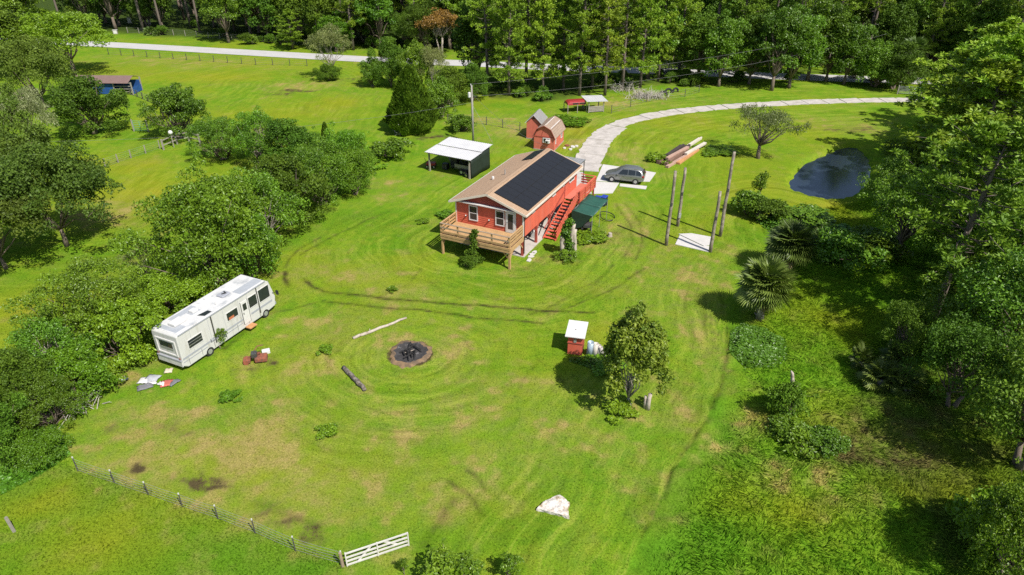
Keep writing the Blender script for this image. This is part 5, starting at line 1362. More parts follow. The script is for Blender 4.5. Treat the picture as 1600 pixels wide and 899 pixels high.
# ------------------------------------------------------------------ animal shelter with red truck cap and white lean-to roof
TRUCKRED = M('truck_red', (.30, .030, .030), .35, var=.2, scale=3)
x_, y_ = G(887, 178)
an = thing('animal_shelter', 'low animal shelter with red truck cap roof', 'shelter', (x_, y_, 0), R(14))
for x, y in ((0, 0), (1.5, -.1), (3.0, 0), (0, 1.9), (3.0, 1.9)): MB().box(x - .05, x + .05, y - .05, y + .05, -.1, 1.25).build('post', WOOD_OLD, an)
b = MB(); sec = [(-.0, 0), (.1, .38), (.45, .62), (1.45, .62), (1.8, .38), (1.9, 0)]
vs = [(x, sy, 1.2 + sz) for x in (.0, .35, 2.9) for sy, sz in ([(s, z * (.9 if x else .6)) for s, z in sec])]
n = len(sec); b.add(vs, [(i * n + k, (i + 1) * n + k, (i + 1) * n + k + 1, i * n + k + 1) for i in range(2) for k in range(n - 1)] + [tuple(range(n)), tuple(reversed(range(2 * n, 3 * n)))])
b.build('truck_cap', TRUCKRED, an, bevel=.04); MB().box(.8, 1.7, -.0, .03, 1.28, 1.5).build('side_window', GLASS, an); MB().box(1.85, 2.75, -.0, .03, 1.28, 1.5).build('side_window', GLASS, an)
lt = thing('lean_to', 'white metal roofed pen standing against the red truck cap', 'shelter', (x_ + 3.0, y_ + .3, 0), R(14))
for x, y, h_ in ((.2, 0, 1.7), (2.6, 0, 1.6), (.2, 2.2, 1.9), (2.6, 2.2, 1.8)): MB().box(x - .06, x + .06, y - .06, y + .06, -.1, h_).build('post', WOOD_OLD, lt)
b = MB(); corrugated(b, (-.2, -.3, 1.76), (3.2, -.3, 1.62), (3.2, 2.6, 1.85), (-.2, 2.6, 1.98)); b.build('roof_sheet', ROOFMETAL, lt)
for k in range(4): MB().box(.27, 2.53, -.03, .03, .1 + k * .22, .28 + k * .22).build('board', WOOD_OLD, lt)

# ------------------------------------------------------------------ small red hut with white roof, metal rolls
hx, hy = G(886.5, 553.5)
ht = thing('small_shed', 'small red plywood shed with flat white roof', 'shed', (hx, hy, 0), R(-13))
MB().box(0, 1.05, 0, .06, 0, 1.55).build('wall', RED, ht); MB().box(0, 1.05, 1.25, 1.31, 0, 1.75).build('wall', RED, ht)
for x in (0, .99): MB().prism([(0, 0), (1.19, 0), (1.19, 1.72), (0, 1.55)], x, x + .06).build('wall', RED_DK, ht).rotation_euler = (0, 0, 0)
for o in [c for c in ht.children if c.name.startswith('wall')][-2:]:
    me = o.data
    for v in me.vertices: v.co = (v.co.y, v.co.x + .06, v.co.z)
    me.flip_normals()
MB().box(-.04, 1.09, -.05, -.005, .98, 1.06).build('wall_trim', RED_DK, ht)
b = MB(); b.add([(-.2, -.22, 1.60), (1.22, -.22, 1.60), (1.22, 1.62, 1.84), (-.2, 1.62, 1.84), (-.2, -.22, 1.66), (1.22, -.22, 1.66), (1.22, 1.62, 1.90), (-.2, 1.62, 1.90)], [(3, 2, 1, 0), (4, 5, 6, 7), (0, 1, 5, 4), (1, 2, 6, 5), (2, 3, 7, 6), (3, 0, 4, 7)]); b.build('roof', WHITE, ht)
MB().box(.42, .62, -.07, -.005, 1.1, 1.4).build('vent', METAL, ht); MB().tube([(.45, .6, 1.78), (.45, .6, 1.80)], .04, 8).build('roof_screw', STEEL, ht)
ROLL = [M('roll_blue', (.34, .42, .50), .5, metal=.2), M('roll_cream', (.52, .48, .42), .6), M('roll_grey', (.42, .38, .36), .6, metal=.2)]
for i, (px, py, r_, h_, lean, lab) in enumerate(((921, 556, .24, 1.15, .05, 'thick pale blue metal roll beside the small red shed'), (929, 558, .20, 1.1, .1, 'cream roll standing beside the pale blue one'), (936, 559, .15, 1.0, .12, 'slim grey roll in the row by the small shed'), (941, 560, .14, .95, .15, 'slim roll at the end of the row by the small shed'))):
    o = thing('metal_roll', lab, 'roll', (*G(px, py), 0), i, 'rolls standing by the small shed')
    b = MB(); n = 16; b.tube([(0, 0, 0), (lean, 0, h_)], r_, n); b.f = b.f[:-2]; b.m = b.m[:-2]
    q = b.build('outer_sheet', ROLL[min(i, 2)], o, True); q.modifiers.new('solid', 'SOLIDIFY').thickness = .012
    b = MB(); b.tube([(0, 0, .02), (lean, 0, h_ - .04)], r_ * .6, n); b.f = b.f[:-2]; b.m = b.m[:-2]; q = b.build('inner_sheet', ROLL[min(i, 2)], o, True); q.modifiers.new('solid', 'SOLIDIFY').thickness = .01
o = thing('wire_heap', 'tangled pale wire heap at the end of the rolls', 'wire', (*G(948, 560), 0))
b = MB(); rr = random.Random(3)
for k in range(16):
    b.tube([(rr.uniform(-.3, .3), rr.uniform(-.2, .2), rr.uniform(0, .6)) for _ in range(4)], .018, 5)
b.build('wires', M('wire_white', (.6, .57, .52), .6), o)

# ------------------------------------------------------------------ car
PAINT = M('grey_car_paint', (.26, .265, .26), .26, metal=.6, var=.05, spec=.6, fine=False)
CHROME = M('bright_alloy', (.60, .60, .60), .3, metal=.7, var=.05)
TAIL = M('tail_lamp', (.30, .02, .02), .25); HEADL = M('head_lamp', (.65, .66, .68), .2)
fx_, fy_ = G(956, 285.5); rx_, ry_ = G(992, 289.5)
car_rz = math.atan2(fy_ - ry_, fx_ - rx_)            # nose direction
nx_, ny_ = -math.sin(car_rz), math.cos(car_rz)
car = thing('parked_car', 'grey sport utility car parked on the white concrete pad', 'car', ((fx_ + rx_) / 2 - nx_ * .80, (fy_ + ry_) / 2 - ny_ * .80, .05), car_rz)
# stations along x (rear -> nose): half width, sill z, belt z, roof z, half width at roof
STN = [(-2.30, .72, .45, .80, .84, .66), (-2.22, .86, .36, .98, 1.20, .66), (-2.02, .91, .30, 1.02, 1.56, .63), (-1.5, .94, .26, 1.05, 1.76, .68), (-.6, .95, .24, 1.03, 1.80, .69), (.2, .95, .24, 1.02, 1.77, .68), (.75, .95, .24, 1.02, 1.50, .69), (1.22, .94, .26, 1.03, 1.10, .76), (1.75, .91, .28, .95, .99, .72), (2.2, .84, .32, .78, .82, .62), (2.34, .66, .40, .62, .66, .5)]
b = MB(); ring_n = 10
for x, hw, sz, bz, rz_, rw in STN:
    b.v += [(x, -hw * .88, sz), (x, -hw, sz + .14), (x, -hw, (sz + bz) / 2 + .1), (x, -hw * .97, bz), (x, -rw, rz_ - .05 if rz_ - bz > .2 else rz_), (x, -rw * .7, rz_), (x, 0, rz_ + .015), (x, rw * .7, rz_), (x, rw, rz_ - .05 if rz_ - bz > .2 else rz_), (x, hw * .97, bz), (x, hw, (sz + bz) / 2 + .1), (x, hw, sz + .14), (x, hw * .88, sz)]
rn = 13
for i in range(len(STN) - 1):
    for k in range(rn):
        k2 = (k + 1) % rn; b.f.append((i * rn + k, (i + 1) * rn + k, (i + 1) * rn + k2, i * rn + k2)); b.m.append(0)
b.f.append(tuple(range(rn))); b.f.append(tuple(reversed(range((len(STN) - 1) * rn, len(STN) * rn)))); b.m += [0, 0]
body = b.build('body', PAINT, car, True, sub=2)
def car_pt(x, side, t, out=.025):
    """point on the glasshouse side, t 0 = belt 1 = roof edge"""
    for a, c in zip(STN[:-1], STN[1:]):
        if a[0] <= x <= c[0]:
            k = (x - a[0]) / (c[0] - a[0]); s_ = [a[j] + (c[j] - a[j]) * k for j in range(6)]
            yb_, yt_ = s_[1] * .97, s_[5]; zb_, zt_ = s_[3], s_[4] - .05
            return (x, side * (yb_ + (yt_ - yb_) * t + out), zb_ + (zt_ - zb_) * t)
for side in (-1, 1):
    for x0, x1, x2, x3 in ((-.42, .45, .22, -.42), (-1.30, -.50, -.50, -1.26), (-1.98, -1.38, -1.36, -1.86)):
        vs = [car_pt(x0, side, .10), car_pt(x1 + (.25 if x1 == .45 else 0), side, .10), car_pt(x2, side, .86), car_pt(x3, side, .86)]
        q = MB(); q.add(vs, [(0, 1, 2, 3) if side < 0 else (3, 2, 1, 0)]); o = q.build('side_window', GLASS, car); o.modifiers.new('solid', 'SOLIDIFY').thickness = .012
    MB().box(.62, .80, side * 1.02 - .09, side * 1.02 + .09, 1.0, 1.14).build('mirror', PAINT, car, bevel=.03)
    for x in (.05, -.85): MB().box(x - .1, x + .1, side * .955 - .012, side * .955 + .012, .86, .89).build('door_handle', PAINT, car)
    MB().box(1.98, 2.22, side * .66 - .14, side * .66 + .14, .70, .82).build('headlight', HEADL, car, bevel=.03)
    MB().box(-2.29, -2.05, side * .76 - .12, side * .76 + .12, .86, 1.08).build('tail_light', TAIL, car, bevel=.03)
    MB().box(-1.6, .15, side * .62 - .02, side * .62 + .02, 1.72, 1.76).build('roof_rail', CHROME, car)
MB().add([(.52, -.62, 1.585), (.52, .62, 1.585), (1.17, .74, 1.135), (1.17, -.74, 1.135)], [(0, 3, 2, 1)]).build('windscreen', GLASS, car).modifiers.new('solid', 'SOLIDIFY').thickness = .03
MB().add([(-2.10, -.60, 1.54), (-2.10, .60, 1.54), (-2.27, .64, 1.10), (-2.27, -.64, 1.10)], [(0, 1, 2, 3)]).build('rear_window', GLASS, car).modifiers.new('solid', 'SOLIDIFY').thickness = .03
MB().box(-.7, .05, -.42, .42, 1.745, 1.757).build('sunroof', GLASS, car)
for x in (-1.36, 1.36):
    for side in (-1, 1): wheel(car, (x, side * .83, .36), (0, 1, 0), .36, .24)

# ------------------------------------------------------------------ motorhome
RVW = M('motorhome_white', (.56, .55, .535), .5, var=.06, scale=3.0, col2=(.33, .31, .26), patch=(.54, .8), stretch=(1, 1, .2)); RVROOF = M('motorhome_roof', (.58, .575, .57), .7, var=.08, scale=1.4, col2=(.36, .37, .38), patch=(.52, .66)); RVG = M('grey_patch', (.36, .38, .41), .7, var=.1); STRIPE = M('grey_stripe', (.33, .34, .38), .5, var=.08)
ox, oy = G(289, 577, .35)
rv_a = R(25)
rv = thing('motorhome', 'derelict white motorhome parked along the hedge row', 'motorhome', (ox, oy, 0), -rv_a)
RW_, RL, RZ0, RZ1 = 2.42, 9.15, .38, 3.05
prof = [(0, .55), (.35, .30), (RL - 1.5, .32), (RL - .05, .50), (RL + .12, 1.25), (RL - .28, RZ1 - .28), (RL - .65, RZ1), (.15, RZ1), (0, RZ1 - .12)]
b = MB(); n = len(prof)
vs = [(0, y, z) for y, z in prof] + [(-RW_, y, z) for y, z in prof]
b.add(vs, [tuple(range(n)), tuple(reversed(range(n, 2 * n)))] + [(i, n + i, n + (i + 1) % n, (i + 1) % n) for i in range(n)])
b.build('body_shell', RVW, rv, bevel=.06)
MB().box(-RW_ + .06, -.06, .2, RL - .7, RZ1 + .001, RZ1 + .012).build('roof_skin', RVROOF, rv)
MB().box(-.0, .045, .15, RL - .65, RZ1 - .10, RZ1 - .02).build('awning_rail', STRIPE, rv)
for y0_, y1_, z0_, z1_ in ((.05, 2.55, 1.02, 1.16), (3.35, 5.7, 1.02, 1.16), (6.6, RL - .3, 1.02, 1.18), (.05, 2.2, .80, .86), (3.6, 5.7, .80, .86)): MB().box(.002, .012, y0_, y1_, z0_, z1_).build('stripe', STRIPE, rv)
MB().box(.003, .016, 2.55, 3.6, .95, 1.25).build('peeling_panel', M('peeled_panel', (.42, .43, .46), .8, var=.5, scale=8, col2=(.08, .08, .09)), rv)
MB().box(.0, .03, 2.95, 3.05, .7, RZ1 - .1).build('awning_arm', STEEL, rv); MB().box(.0, .03, 7.45, 7.53, .7, RZ1 - .1).build('awning_arm', STEEL, rv)
def rvwin(y0_, y1_, z0_, z1_, bars=0):
    o = link('window', None, rv)
    for a_, b_, c_, d_ in ((y0_ - .05, y1_ + .05, z1_, z1_ + .05), (y0_ - .05, y1_ + .05, z0_ - .05, z0_), (y0_ - .05, y0_, z0_, z1_), (y1_, y1_ + .05, z0_, z1_)): MB().box(.0, .03, a_, b_, c_, d_).build('frame', WHITE, o)
    MB().box(.0, .012, y0_, y1_, z0_, z1_).build('pane', GLASS, o)
    for k in range(bars): MB().box(.012, .024, y0_, y1_, z0_ + (z1_ - z0_) * (k + 1) / (bars + 1) - .015, z0_ + (z1_ - z0_) * (k + 1) / (bars + 1) + .015).build('louvre_bar', METAL, o)
rvwin(.75, 1.95, 1.55, 2.20, 2); rvwin(4.35, 5.4, 1.72, 2.36); rvwin(6.55, 7.38, 1.62, 2.5); rvwin(7.62, 8.72, 1.55, 2.58)
o = MB().box(.013, .02, 4.5, 5.0, 1.74, 1.95); o.build('curtain', M('orange_curtain', (.45, .14, .06), .9), rv)
dd = link('door', None, rv); MB().box(.0, .035, 5.78, 6.42, .62, 2.5).build('door_leaf', WHITE, dd); MB().box(.035, .045, 5.92, 6.28, 1.75, 2.3).build('pane', GLASS, dd); MB().box(.035, .06, 5.86, 5.92, 1.45, 1.6).build('handle', BLACK, dd)
for y_ in (5.76, 6.44): MB().box(.0, .02, y_ - .02, y_ + .02, .6, 2.52).build('door_seal', STEEL, dd)
MB().box(.04, .55, 5.75, 6.45, .34, .42).build('entry_step', M('plywood', (.48, .24, .10), .8), rv)
# rear: inset window and bumper
rr_ = link('rear_panel', None, rv)
for a_, b_, c_, d_ in ((-2.15, -.27, 2.42, 2.52), (-2.15, -.27, 1.28, 1.38), (-2.15, -2.05, 1.38, 2.42), (-.37, -.27, 1.38, 2.42)): MB().box(a_, b_, -.06, .0, c_, d_).build('moulding', WHITE, rr_)
MB().box(-1.85, -.62, -.015, .0, 1.72, 2.28).build('pane', GLASS, rr_); MB().box(-1.85, -.62, -.03, -.016, 1.70, 1.85).build('blind', METAL, rr_)
MB().box(-2.38, -.04, -.1, .02, .92, 1.02).build('bumper', STRIPE, rr_); MB().box(-2.36, -.06, -.07, .02, .5, .9).build('skirt', RVW, rr_)
for x in (-2.25, -.2): MB().box(x - .07, x + .07, -.05, .0, 1.08, 1.2).build('tail_light', M('faded_lamp', (.30, .16, .14), .5), rr_)
# lower skirt with hatch lines
for k in range(7): MB().box(.002, .014, .5 + k * 1.15, .52 + k * 1.15, .45, .98).build('hatch_seam', STEEL, rv)
for y_, x_ in ((2.3, -.16), (2.3, -RW_ + .16), (8.0, -.16), (8.0, -RW_ + .16)): wheel(rv, (x_, y_, .34), (1, 0, 0), .36, .34)
for y_ in (1.1, 2.7, 4.1, 5.6, 6.5, 8.8): MB().box(.001, .008, y_ - .008, y_ + .008, 1.0, RZ1 - .12).build('panel_seam', STRIPE, rv)
# roof equipment
ru = link('air_conditioner', None, rv); MB().box(-1.55, -.85, .75, 1.75, RZ1 + .01, RZ1 + .26).build('cover', WHITE, ru, bevel=.07)
MB().box(-1.5, -.85, 5.1, 5.9, RZ1 + .01, RZ1 + .16).build('air_vent', STRIPE, rv, bevel=.05); b = MB(); b.tube([(-1.2, 5.35, RZ1 + .17), (-1.0, 5.6, RZ1 + .2), (-1.3, 5.7, RZ1 + .18)], .05, 6); b.build('vent_fan', BLACK, rv)
MB().box(-1.6, -1.15, 2.6, 3.1, RZ1 + .01, RZ1 + .2).build('roof_hatch', WHITE, rv, bevel=.04); MB().box(-1.65, -1.1, 2.45, 3.25, RZ1 + .013, RZ1 + .03).build('patch', RVG, rv)
for a_ in ((-2.2, -.9, .3, .7), (-.9, -.3, .3, 1.2), (-2.2, -1.7, 1.3, 3.4), (-.95, -.15, 6.1, 8.4)): MB().box(a_[0], a_[1], a_[2], a_[3], RZ1 + .013, RZ1 + .018).build('patch', RVG, rv)
MB().add([(-.75, 2.55, RZ1 + .02), (-.2, 2.75, RZ1 + .02), (-.2, 3.4, RZ1 + .02), (-.6, 3.4, RZ1 + .02)], [(0, 1, 2, 3)]).build('solar_patch', GLASS, rv)
for x, y_ in ((-1.9, 4.4), (-.6, 4.2)): MB().tube([(x, y_, RZ1), (x, y_, RZ1 + .2)], .05, 8).build('vent_pipe', WHITE, rv)
# windscreen and mirror
b = MB(); b.add([(-.12, RL + .105 - .02, 1.45), (-RW_ + .12, RL + .105 - .02, 1.45), (-RW_ + .15, RL - .22, RZ1 - .42), (-.15, RL - .22, RZ1 - .42)], [(0, 1, 2, 3)]); o = b.build('windscreen', GLASS, rv); o.modifiers.new('solid', 'SOLIDIFY').thickness = .05
b = MB(); b.bar((.02, RL - .15, 1.7), (.32, RL + .02, 1.75), .03, .03); b.box(.26, .48, RL - .03, RL + .07, 1.55, 1.9); b.build('mirror', BLACK, rv)
MB().box(-RW_ + .1, -.1, RL + .0, RL + .16, .5, .72).build('bumper', STRIPE, rv)

# ------------------------------------------------------------------ poles and wires
for (px, py, ty, tx, lab) in ((1041, 384, 268, 1056.5, 'bare wooden pole left of the broken slab'), (1059, 354, 263, 1069, 'bare wooden pole furthest from the camera, behind the broken slab'), (1110, 394.5, 300, 1123, 'shortest and nearest bare wooden pole, at the broken slab'), (1125, 370, 238, 1143, 'tallest bare wooden pole, right of the broken slab')):
    X_, Y_ = G(px, py); h_ = top_of(py, ty)
    o = thing('wooden_pole', lab, 'pole', (X_, Y_, 0))
    b = MB(); rr = random.Random(px); k = 7
    b.tube([(rr.uniform(-.03, .03), rr.uniform(-.03, .03), -.2 + (h_ + .2) * i / k) for i in range(k + 1)], [.17 - .04 * i / k for i in range(k + 1)], 12)
    b.build('shaft', POLE_W, o, True)
    MB().box(-.08, .08, -.17, -.12, h_ * .55, h_ * .55 + .3).build('bracket', STEEL, o)
    if px == 1059: MB().box(-.12, .12, -.28, -.14, 1.0, 1.5).build('meter_box', METAL, o)
UX, UY = G(739.5, 226); UH = top_of(226, 134)
up_ = thing('utility_pole', 'grey utility pole with white transformer behind the open shed', 'pole', (UX, UY, 0))
MB().tube([(0, 0, -.2), (0, 0, UH * .5), (0, 0, UH)], [.15, .13, .10], 12).build('shaft', M('grey_pole', (.30, .28, .25), .9, var=.2), up_, True)
b = MB(); b.tube([(-.32, 0, UH - 1.55), (-.32, 0, UH - 1.5), (-.32, 0, UH - .95), (-.32, 0, UH - .88)], [.15, .19, .19, .1], 12); b.build('transformer', WHITE, up_); MB().bar((-.14, 0, UH - 1.2), (0, 0, UH - 1.2), .08, .1).build('transformer_bracket', STEEL, up_)
MB().tube([(-.1, 0, UH), (-.1, 0, UH + .18)], .05, 6).build('insulator', WHITE, up_); MB().tube([(0.1, 0, 1.0), (0.12, 0, UH - 1.6)], .03, 6).build('conduit', METAL, up_)
WIRE = M('power_wire', (.16, .16, .16), .6)
def wire(p, q, sag, lab, r_=.013):
    p = Vector(p); q = Vector(q); pts = []
    for i in range(15):
        t = i / 14; v = p.lerp(q, t); v.z -= sag * 4 * t * (1 - t); pts.append(v)
    tag(MB().tube(pts, r_, 5).build('power_line', WIRE), lab, 'wire')
LX, LY = G(53, 248)
lh = top_of(248, 222)
lp = thing('lamp_pole', 'short grey pole with cross arm beside the left oaks', 'pole', (LX, LY, 0))
MB().tube([(0, 0, -.2), (0, 0, lh)], .12, 8).build('shaft', WOOD_OLD, lp); MB().bar((-.9, 0, lh - .1), (.3, 0, lh + .1), .1, .1).build('cross_arm', WOOD_OLD, lp)
wire((UX, UY, UH - 2.2), (LX, LY, lh), 1.2, 'thin power line from the utility pole over the pasture to the left')
wire((UX, UY, UH + .15), (UX + 75, UY + 42, 9.5), 1.5, 'upper power line from the utility pole into the woods on the right')
wire((UX, UY, UH - 1.4), (UX + 75, UY + 40, 8), 1.8, 'lower power line from the utility pole into the woods on the right')
wire((UX, UY, UH - 1.0), (*HP(-3.45, 13.4), RZ + .3), .8, 'service line from the utility pole to the house roof', .012)
o = tag(MB().tube([(UX + .05, UY, UH - 2.5), (*G(771, 227), 0)], .014, 5).build('guy_wire', METAL), 'thin guy wire stretched from the utility pole to the grass', 'wire')

# ------------------------------------------------------------------ cut trunks with vine, stump, stones
BARK_W = M('bleached_trunk', (.44, .38, .32), .95, var=.2, scale=4, col2=(.20, .15, .11), patch=(.5, .7), bump=.8, bscale=8)
dx_, dy_ = G(886, 400)
for i, (ox_, oy_, h_, r_, lab) in enumerate(((-.45, -.1, 2.05, .22, 'left and shortest of the three bleached cut trunks'), (.35, .1, 3.1, .24, 'tallest of the three bleached cut trunks by the stairs'), (.72, -.1, 2.6, .17, 'right slim one of the three bleached cut trunks'))):
    o = thing('cut_tree', lab, 'trunk', (dx_ + ox_, dy_ + oy_, 0), i, 'bleached cut trunks by the stairs')
    rr = random.Random(i + 20); b = MB(); k = 8
    b.tube([(rr.uniform(-.05, .05) + .02 * j * (i - .5), rr.uniform(-.05, .05), -.1 + (h_ + .1) * j / k) for j in range(k + 1)], [r_ * (1.25 if j == 0 else 1) * rr.uniform(.85, 1.1) for j in range(k + 1)], 12)
    b.build('stem', BARK_W, o, True)
    b = MB(); b.tube([(r_ * .8, 0, h_ * .6), (r_ * 2.1, .1, h_ * .72)], [r_ * .4, r_ * .3], 8); b.build('branch_stub', BARK_W, o)
def free_leaves(name, lab, cat, loc, clumps, n, size, mat, seed, aspect=.7, stems=True):
    o = thing(name, lab, cat, (*loc, 0))
    rngv = np.random.RandomState(seed); link('leaves', crown_mesh('leaves', clumps, n, size, mat, rngv, aspect, .3, .3), o)
    if stems:
        b = MB()
        for c in clumps[:8]: b.tube(limb_pts((0, 0, 0), c[:3], rngv, 3, .1), [.03, .025, .02, .01], 5)
        b.build('stem', BARK, o)
    return o
free_leaves('climbing_vine', 'green vine climbing between the bleached cut trunks', 'vine', (dx_, dy_ - .1), [(-.05 + .2 * math.sin(i), 0 + .15 * math.cos(i * 2), .4 + i * .42, .42, 1) for i in range(8)], 1500, .2, LF['mid'], 5)
free_leaves('leafy_shrub', 'tall leafy stem rising against the deck rail', 'shrub', G(741, 412), [(.0 + .12 * math.sin(i * 2), 0, .5 + i * .36, .33, 1) for i in range(8)] + [(-.7, .0, .5, .5, .7), (.55, 0, .4, .45, .7), (-.3, -.2, 1.3, .3, .8), (-.6, 0, 1.1, .3, .7)], 1500, .27, LF['dark'], 6, .4)
sx_, sy_ = G(953, 370)
sp = thing('tree_stump', 'small pale cut stump on the bare grass right of the stairs', 'stump', (sx_, sy_, 0)); b = MB(); b.tube([(0, 0, -.05), (0, 0, .15), (.02, 0, .35)], [.26, .2, .18], 10); b.build('stump_wood', BARK_W, sp)
for i, (px, py, s_) in enumerate(((830, 402, .3), (832.5, 398, .34), (835.5, 395, .3), (827, 407.5, .36))):
    o = thing('stepping_stone', ('second', 'third', 'furthest', 'nearest')[i] + ' pale stepping stone beside the near house corner', 'stone', (*G(px, py), 0), i * .4, 'stepping stones at the house corner')
    MB().slab([(-s_, -.16), (s_ * .3, -.2), (s_, .05), (s_ * .4, .2), (-s_ * .8, .17)], -.03, .07).build('stone_body', CONC_NEW, o)
o = thing('hose_ring', 'dark hose lying in a loop by the canopy pole', 'hose', (*G(949, 342), 0))
b = MB(); b.tube([(math.cos(t) * .75 * (1 + .08 * math.sin(3 * t)), math.sin(t) * .85, .06 + .45 * max(0, math.sin(t * .5)) * (1 if t < 3.2 else .3)) for t in [i * .26 for i in range(22)]], .045, 6); b.build('hose_coil', BLACK, o)

# ------------------------------------------------------------------ lumber pile
lx0, ly0 = G(1036, 262); lx1, ly1 = G(1103, 221)
la = math.atan2(ly1 - ly0, lx1 - lx0)
LUM = [M('lumber_brown', (.20, .12, .09), .85, var=.25, scale=3), M('lumber_dark', (.055, .042, .038), .85, var=.3), M('lumber_pink', (.42, .27, .21), .85, var=.2), M('lumber_pale', (.58, .52, .45), .8, var=.15), M('lumber_orange', (.50, .25, .11), .85, var=.2)]
LOGS = [(.6, 1.0, 7.0, .5, .42, 0, 'brown beam along the back of the lumber pile'), (1.6, .5, 7.2, .55, .5, 1, 'dark timber in the middle of the lumber pile'), (.6, .0, 6.4, .5, .42, 0, 'long brown timber in the lumber pile'), (.0, -.5, 8.0, .42, .3, 2, 'pinkish grey beam at the front of the lumber pile'),
        (2.0, -.98, 6.4, .55, .26, 4, 'orange brown board at the near edge of the lumber pile'), (5.0, .75, 8.2, .36, .34, 3, 'pale pole sticking out of the upper end of the lumber pile'), (5.0, -.62, 5.6, .4, .28, 3, 'white board lying on the lumber pile'), (2.4, .75, 5.2, .5, .36, 1, 'second dark timber stacked on the lumber pile'),
        (1.4, .25, 5.6, .42, .3, 2, 'weathered pink beam on top of the dark timbers'), (1.0, -.2, 5.0, .4, .25, 0, 'short brown board on top of the front beams')]
for i, (u, v, ln_, w_, h_, mi, lab) in enumerate(LOGS):
    zz = {6: .3, 7: .44, 8: .5, 9: .42}.get(i, 0.0)
    o = thing('timber', lab, 'timber', (lx0 + math.cos(la) * u - math.sin(la) * v, ly0 + math.sin(la) * u + math.cos(la) * v, zz), la + (-.05, .03, .02, -.02, .04, .02, -.03, .05, -.04, .06)[i], 'timbers of the lumber pile')
    k = 1 + (i % 2)
    for j in range(k): MB().box(0, ln_ - j * .4, -w_ / 2 + j * w_ * .55, -w_ / 2 + w_ * .5 + j * w_ * .5 + (k == 1) * w_ * .5, 0, h_ - .03 * j).build('plank', LUM[mi], o, bevel=.02)
o = thing('white_sack', 'white sack at the lower end of the lumber pile', 'sack', (*G(1047, 245), 0)); b = MB(); b.tube([(0, 0, 0), (0, 0, .15), (.05, 0, .4), (.1, 0, .52)], [.36, .44, .36, .12], 10); b.build('sack_cloth', WHITE, o, True, sub=1)

# ------------------------------------------------------------------ fire pit, logs, rock
fp = thing('fire_pit', 'burnt fire pit ringed with orange clay on the lawn', 'fire pit', (FIRE[0], FIRE[1], 0))
rngf = np.random.RandomState(8)
ASH = M('ash', (.045, .042, .042), .95, var=.5, scale=4, col2=(.20, .19, .19), patch=(.6, .72), bump=1, bscale=9)
CLAY = M('burnt_clay', (.25, .160, .085), .95, var=.35, scale=3, col2=(.12, .085, .055), patch=(.42, .6), bump=.8, bscale=9)
nr, na = 9, 40
vs = []
for i in range(nr):
    for k in range(na):
        t = 2 * PI * k / na; r_ = (i + .15) / (nr - 1) * (1.55 + (rngf.rand() - .5) * .22 * (i > 4)) * (1 + .07 * math.sin(3 * t + 1) + .05 * math.sin(7 * t) + (.035 * math.sin(11 * t + 2) + .03 * math.sin(17 * t)) * (i > 6))
        z = .05 + .10 * math.exp(-((r_ - 1.25) / .22) ** 2) + (rngf.rand() - .5) * .05 + .06 * math.exp(-(r_ / .5) ** 2) - (.08 if i == nr - 1 else 0)
        vs.append((r_ * math.cos(t), r_ * math.sin(t) * 1.08, z))
fs = [(i * na + k, i * na + (k + 1) % na, (i + 1) * na + (k + 1) % na, (i + 1) * na + k) for i in range(nr - 1) for k in range(na)]
inner = [f for f in fs if f[0] // na < 6]; outer = [f for f in fs if f[0] // na >= 6]
b = MB(); b.add(vs, [tuple(reversed(f)) if False else f for f in inner]); b.f.append(tuple(reversed(range(na)))) if False else None; b.f = [tuple(f) for f in b.f]; b.build('ash_bed', ASH, fp, True)
b = MB(); b.add(vs, outer); b.build('clay_rim', CLAY, fp, True)
CHAR = M('charred_wood', (.018, .017, .017), .9, var=.5, scale=6, col2=(.12, .12, .12), patch=(.66, .75))
for k in range(16):
    a_ = rngf.rand() * 6.28; r_ = rngf.rand() * .8; c = Vector((r_ * math.cos(a_), r_ * math.sin(a_), .16 + rngf.rand() * .12)); d = Vector((rngf.rand() - .5, rngf.rand() - .5, (rngf.rand() - .5) * .3)).normalized() * (.25 + .3 * rngf.rand())
    MB().tube([c - d, c + d], [.06, .045], 7).build('charred_log', CHAR, fp)
MB().tube([(-.35, -.2, .2), (.3, .15, .22)], .03, 5).build('charred_log', BARK_W, fp)
p0, p1 = G(552, 531), G(635, 499)
o = thing('thin_log', 'long pale weathered log behind the fire pit', 'log', (*p0, .0), math.atan2(p1[1] - p0[1], p1[0] - p0[0])); Lg = math.hypot(p1[0] - p0[0], p1[1] - p0[1])
b = MB(); b.tube([(Lg * i / 8, .05 * math.sin(i * 2), .10 + .01 * math.sin(i)) for i in range(9)], [.11, .12, .12, .11, .11, .10, .10, .09, .08], 10); b.build('log_wood', BARK_W, o, True)
MB().tube([(Lg * .3, 0, .12), (Lg * .33, .2, .22)], .03, 6).build('branch_stub', BARK_W, o)
p0, p1 = G(537, 577), G(571, 612)
o = thing('dark_log', 'short dark rotting log left of the fire pit', 'log', (*p0, 0), math.atan2(p1[1] - p0[1], p1[0] - p0[0])); Lg = math.hypot(p1[0] - p0[0], p1[1] - p0[1])
b = MB(); b.tube([(Lg * i / 8, .04 * math.sin(i * 3), .13) for i in range(9)], [.15, .16, .16, .17, .16, .18, .17, .15, .13], 10); b.build('log_wood', M('rotten_log', (.105, .085, .07), .95, var=.4, scale=5, col2=(.24, .21, .18), bump=.8, bscale=8), o, True)
MB().tube([(Lg * .7, 0, .2), (Lg * .78, -.2, .32)], .05, 6).build('branch_stub', BARK, o)
pr = GP((838, 799), (852, 786), (875, 776), (890, 790), (887, 800), (889, 812)); cx_ = sum(p[0] for p in pr) / 6; cy_ = sum(p[1] for p in pr) / 6
o = thing('concrete_block', 'big pale broken concrete block lying on the near lawn', 'rock', (cx_, cy_, 0))
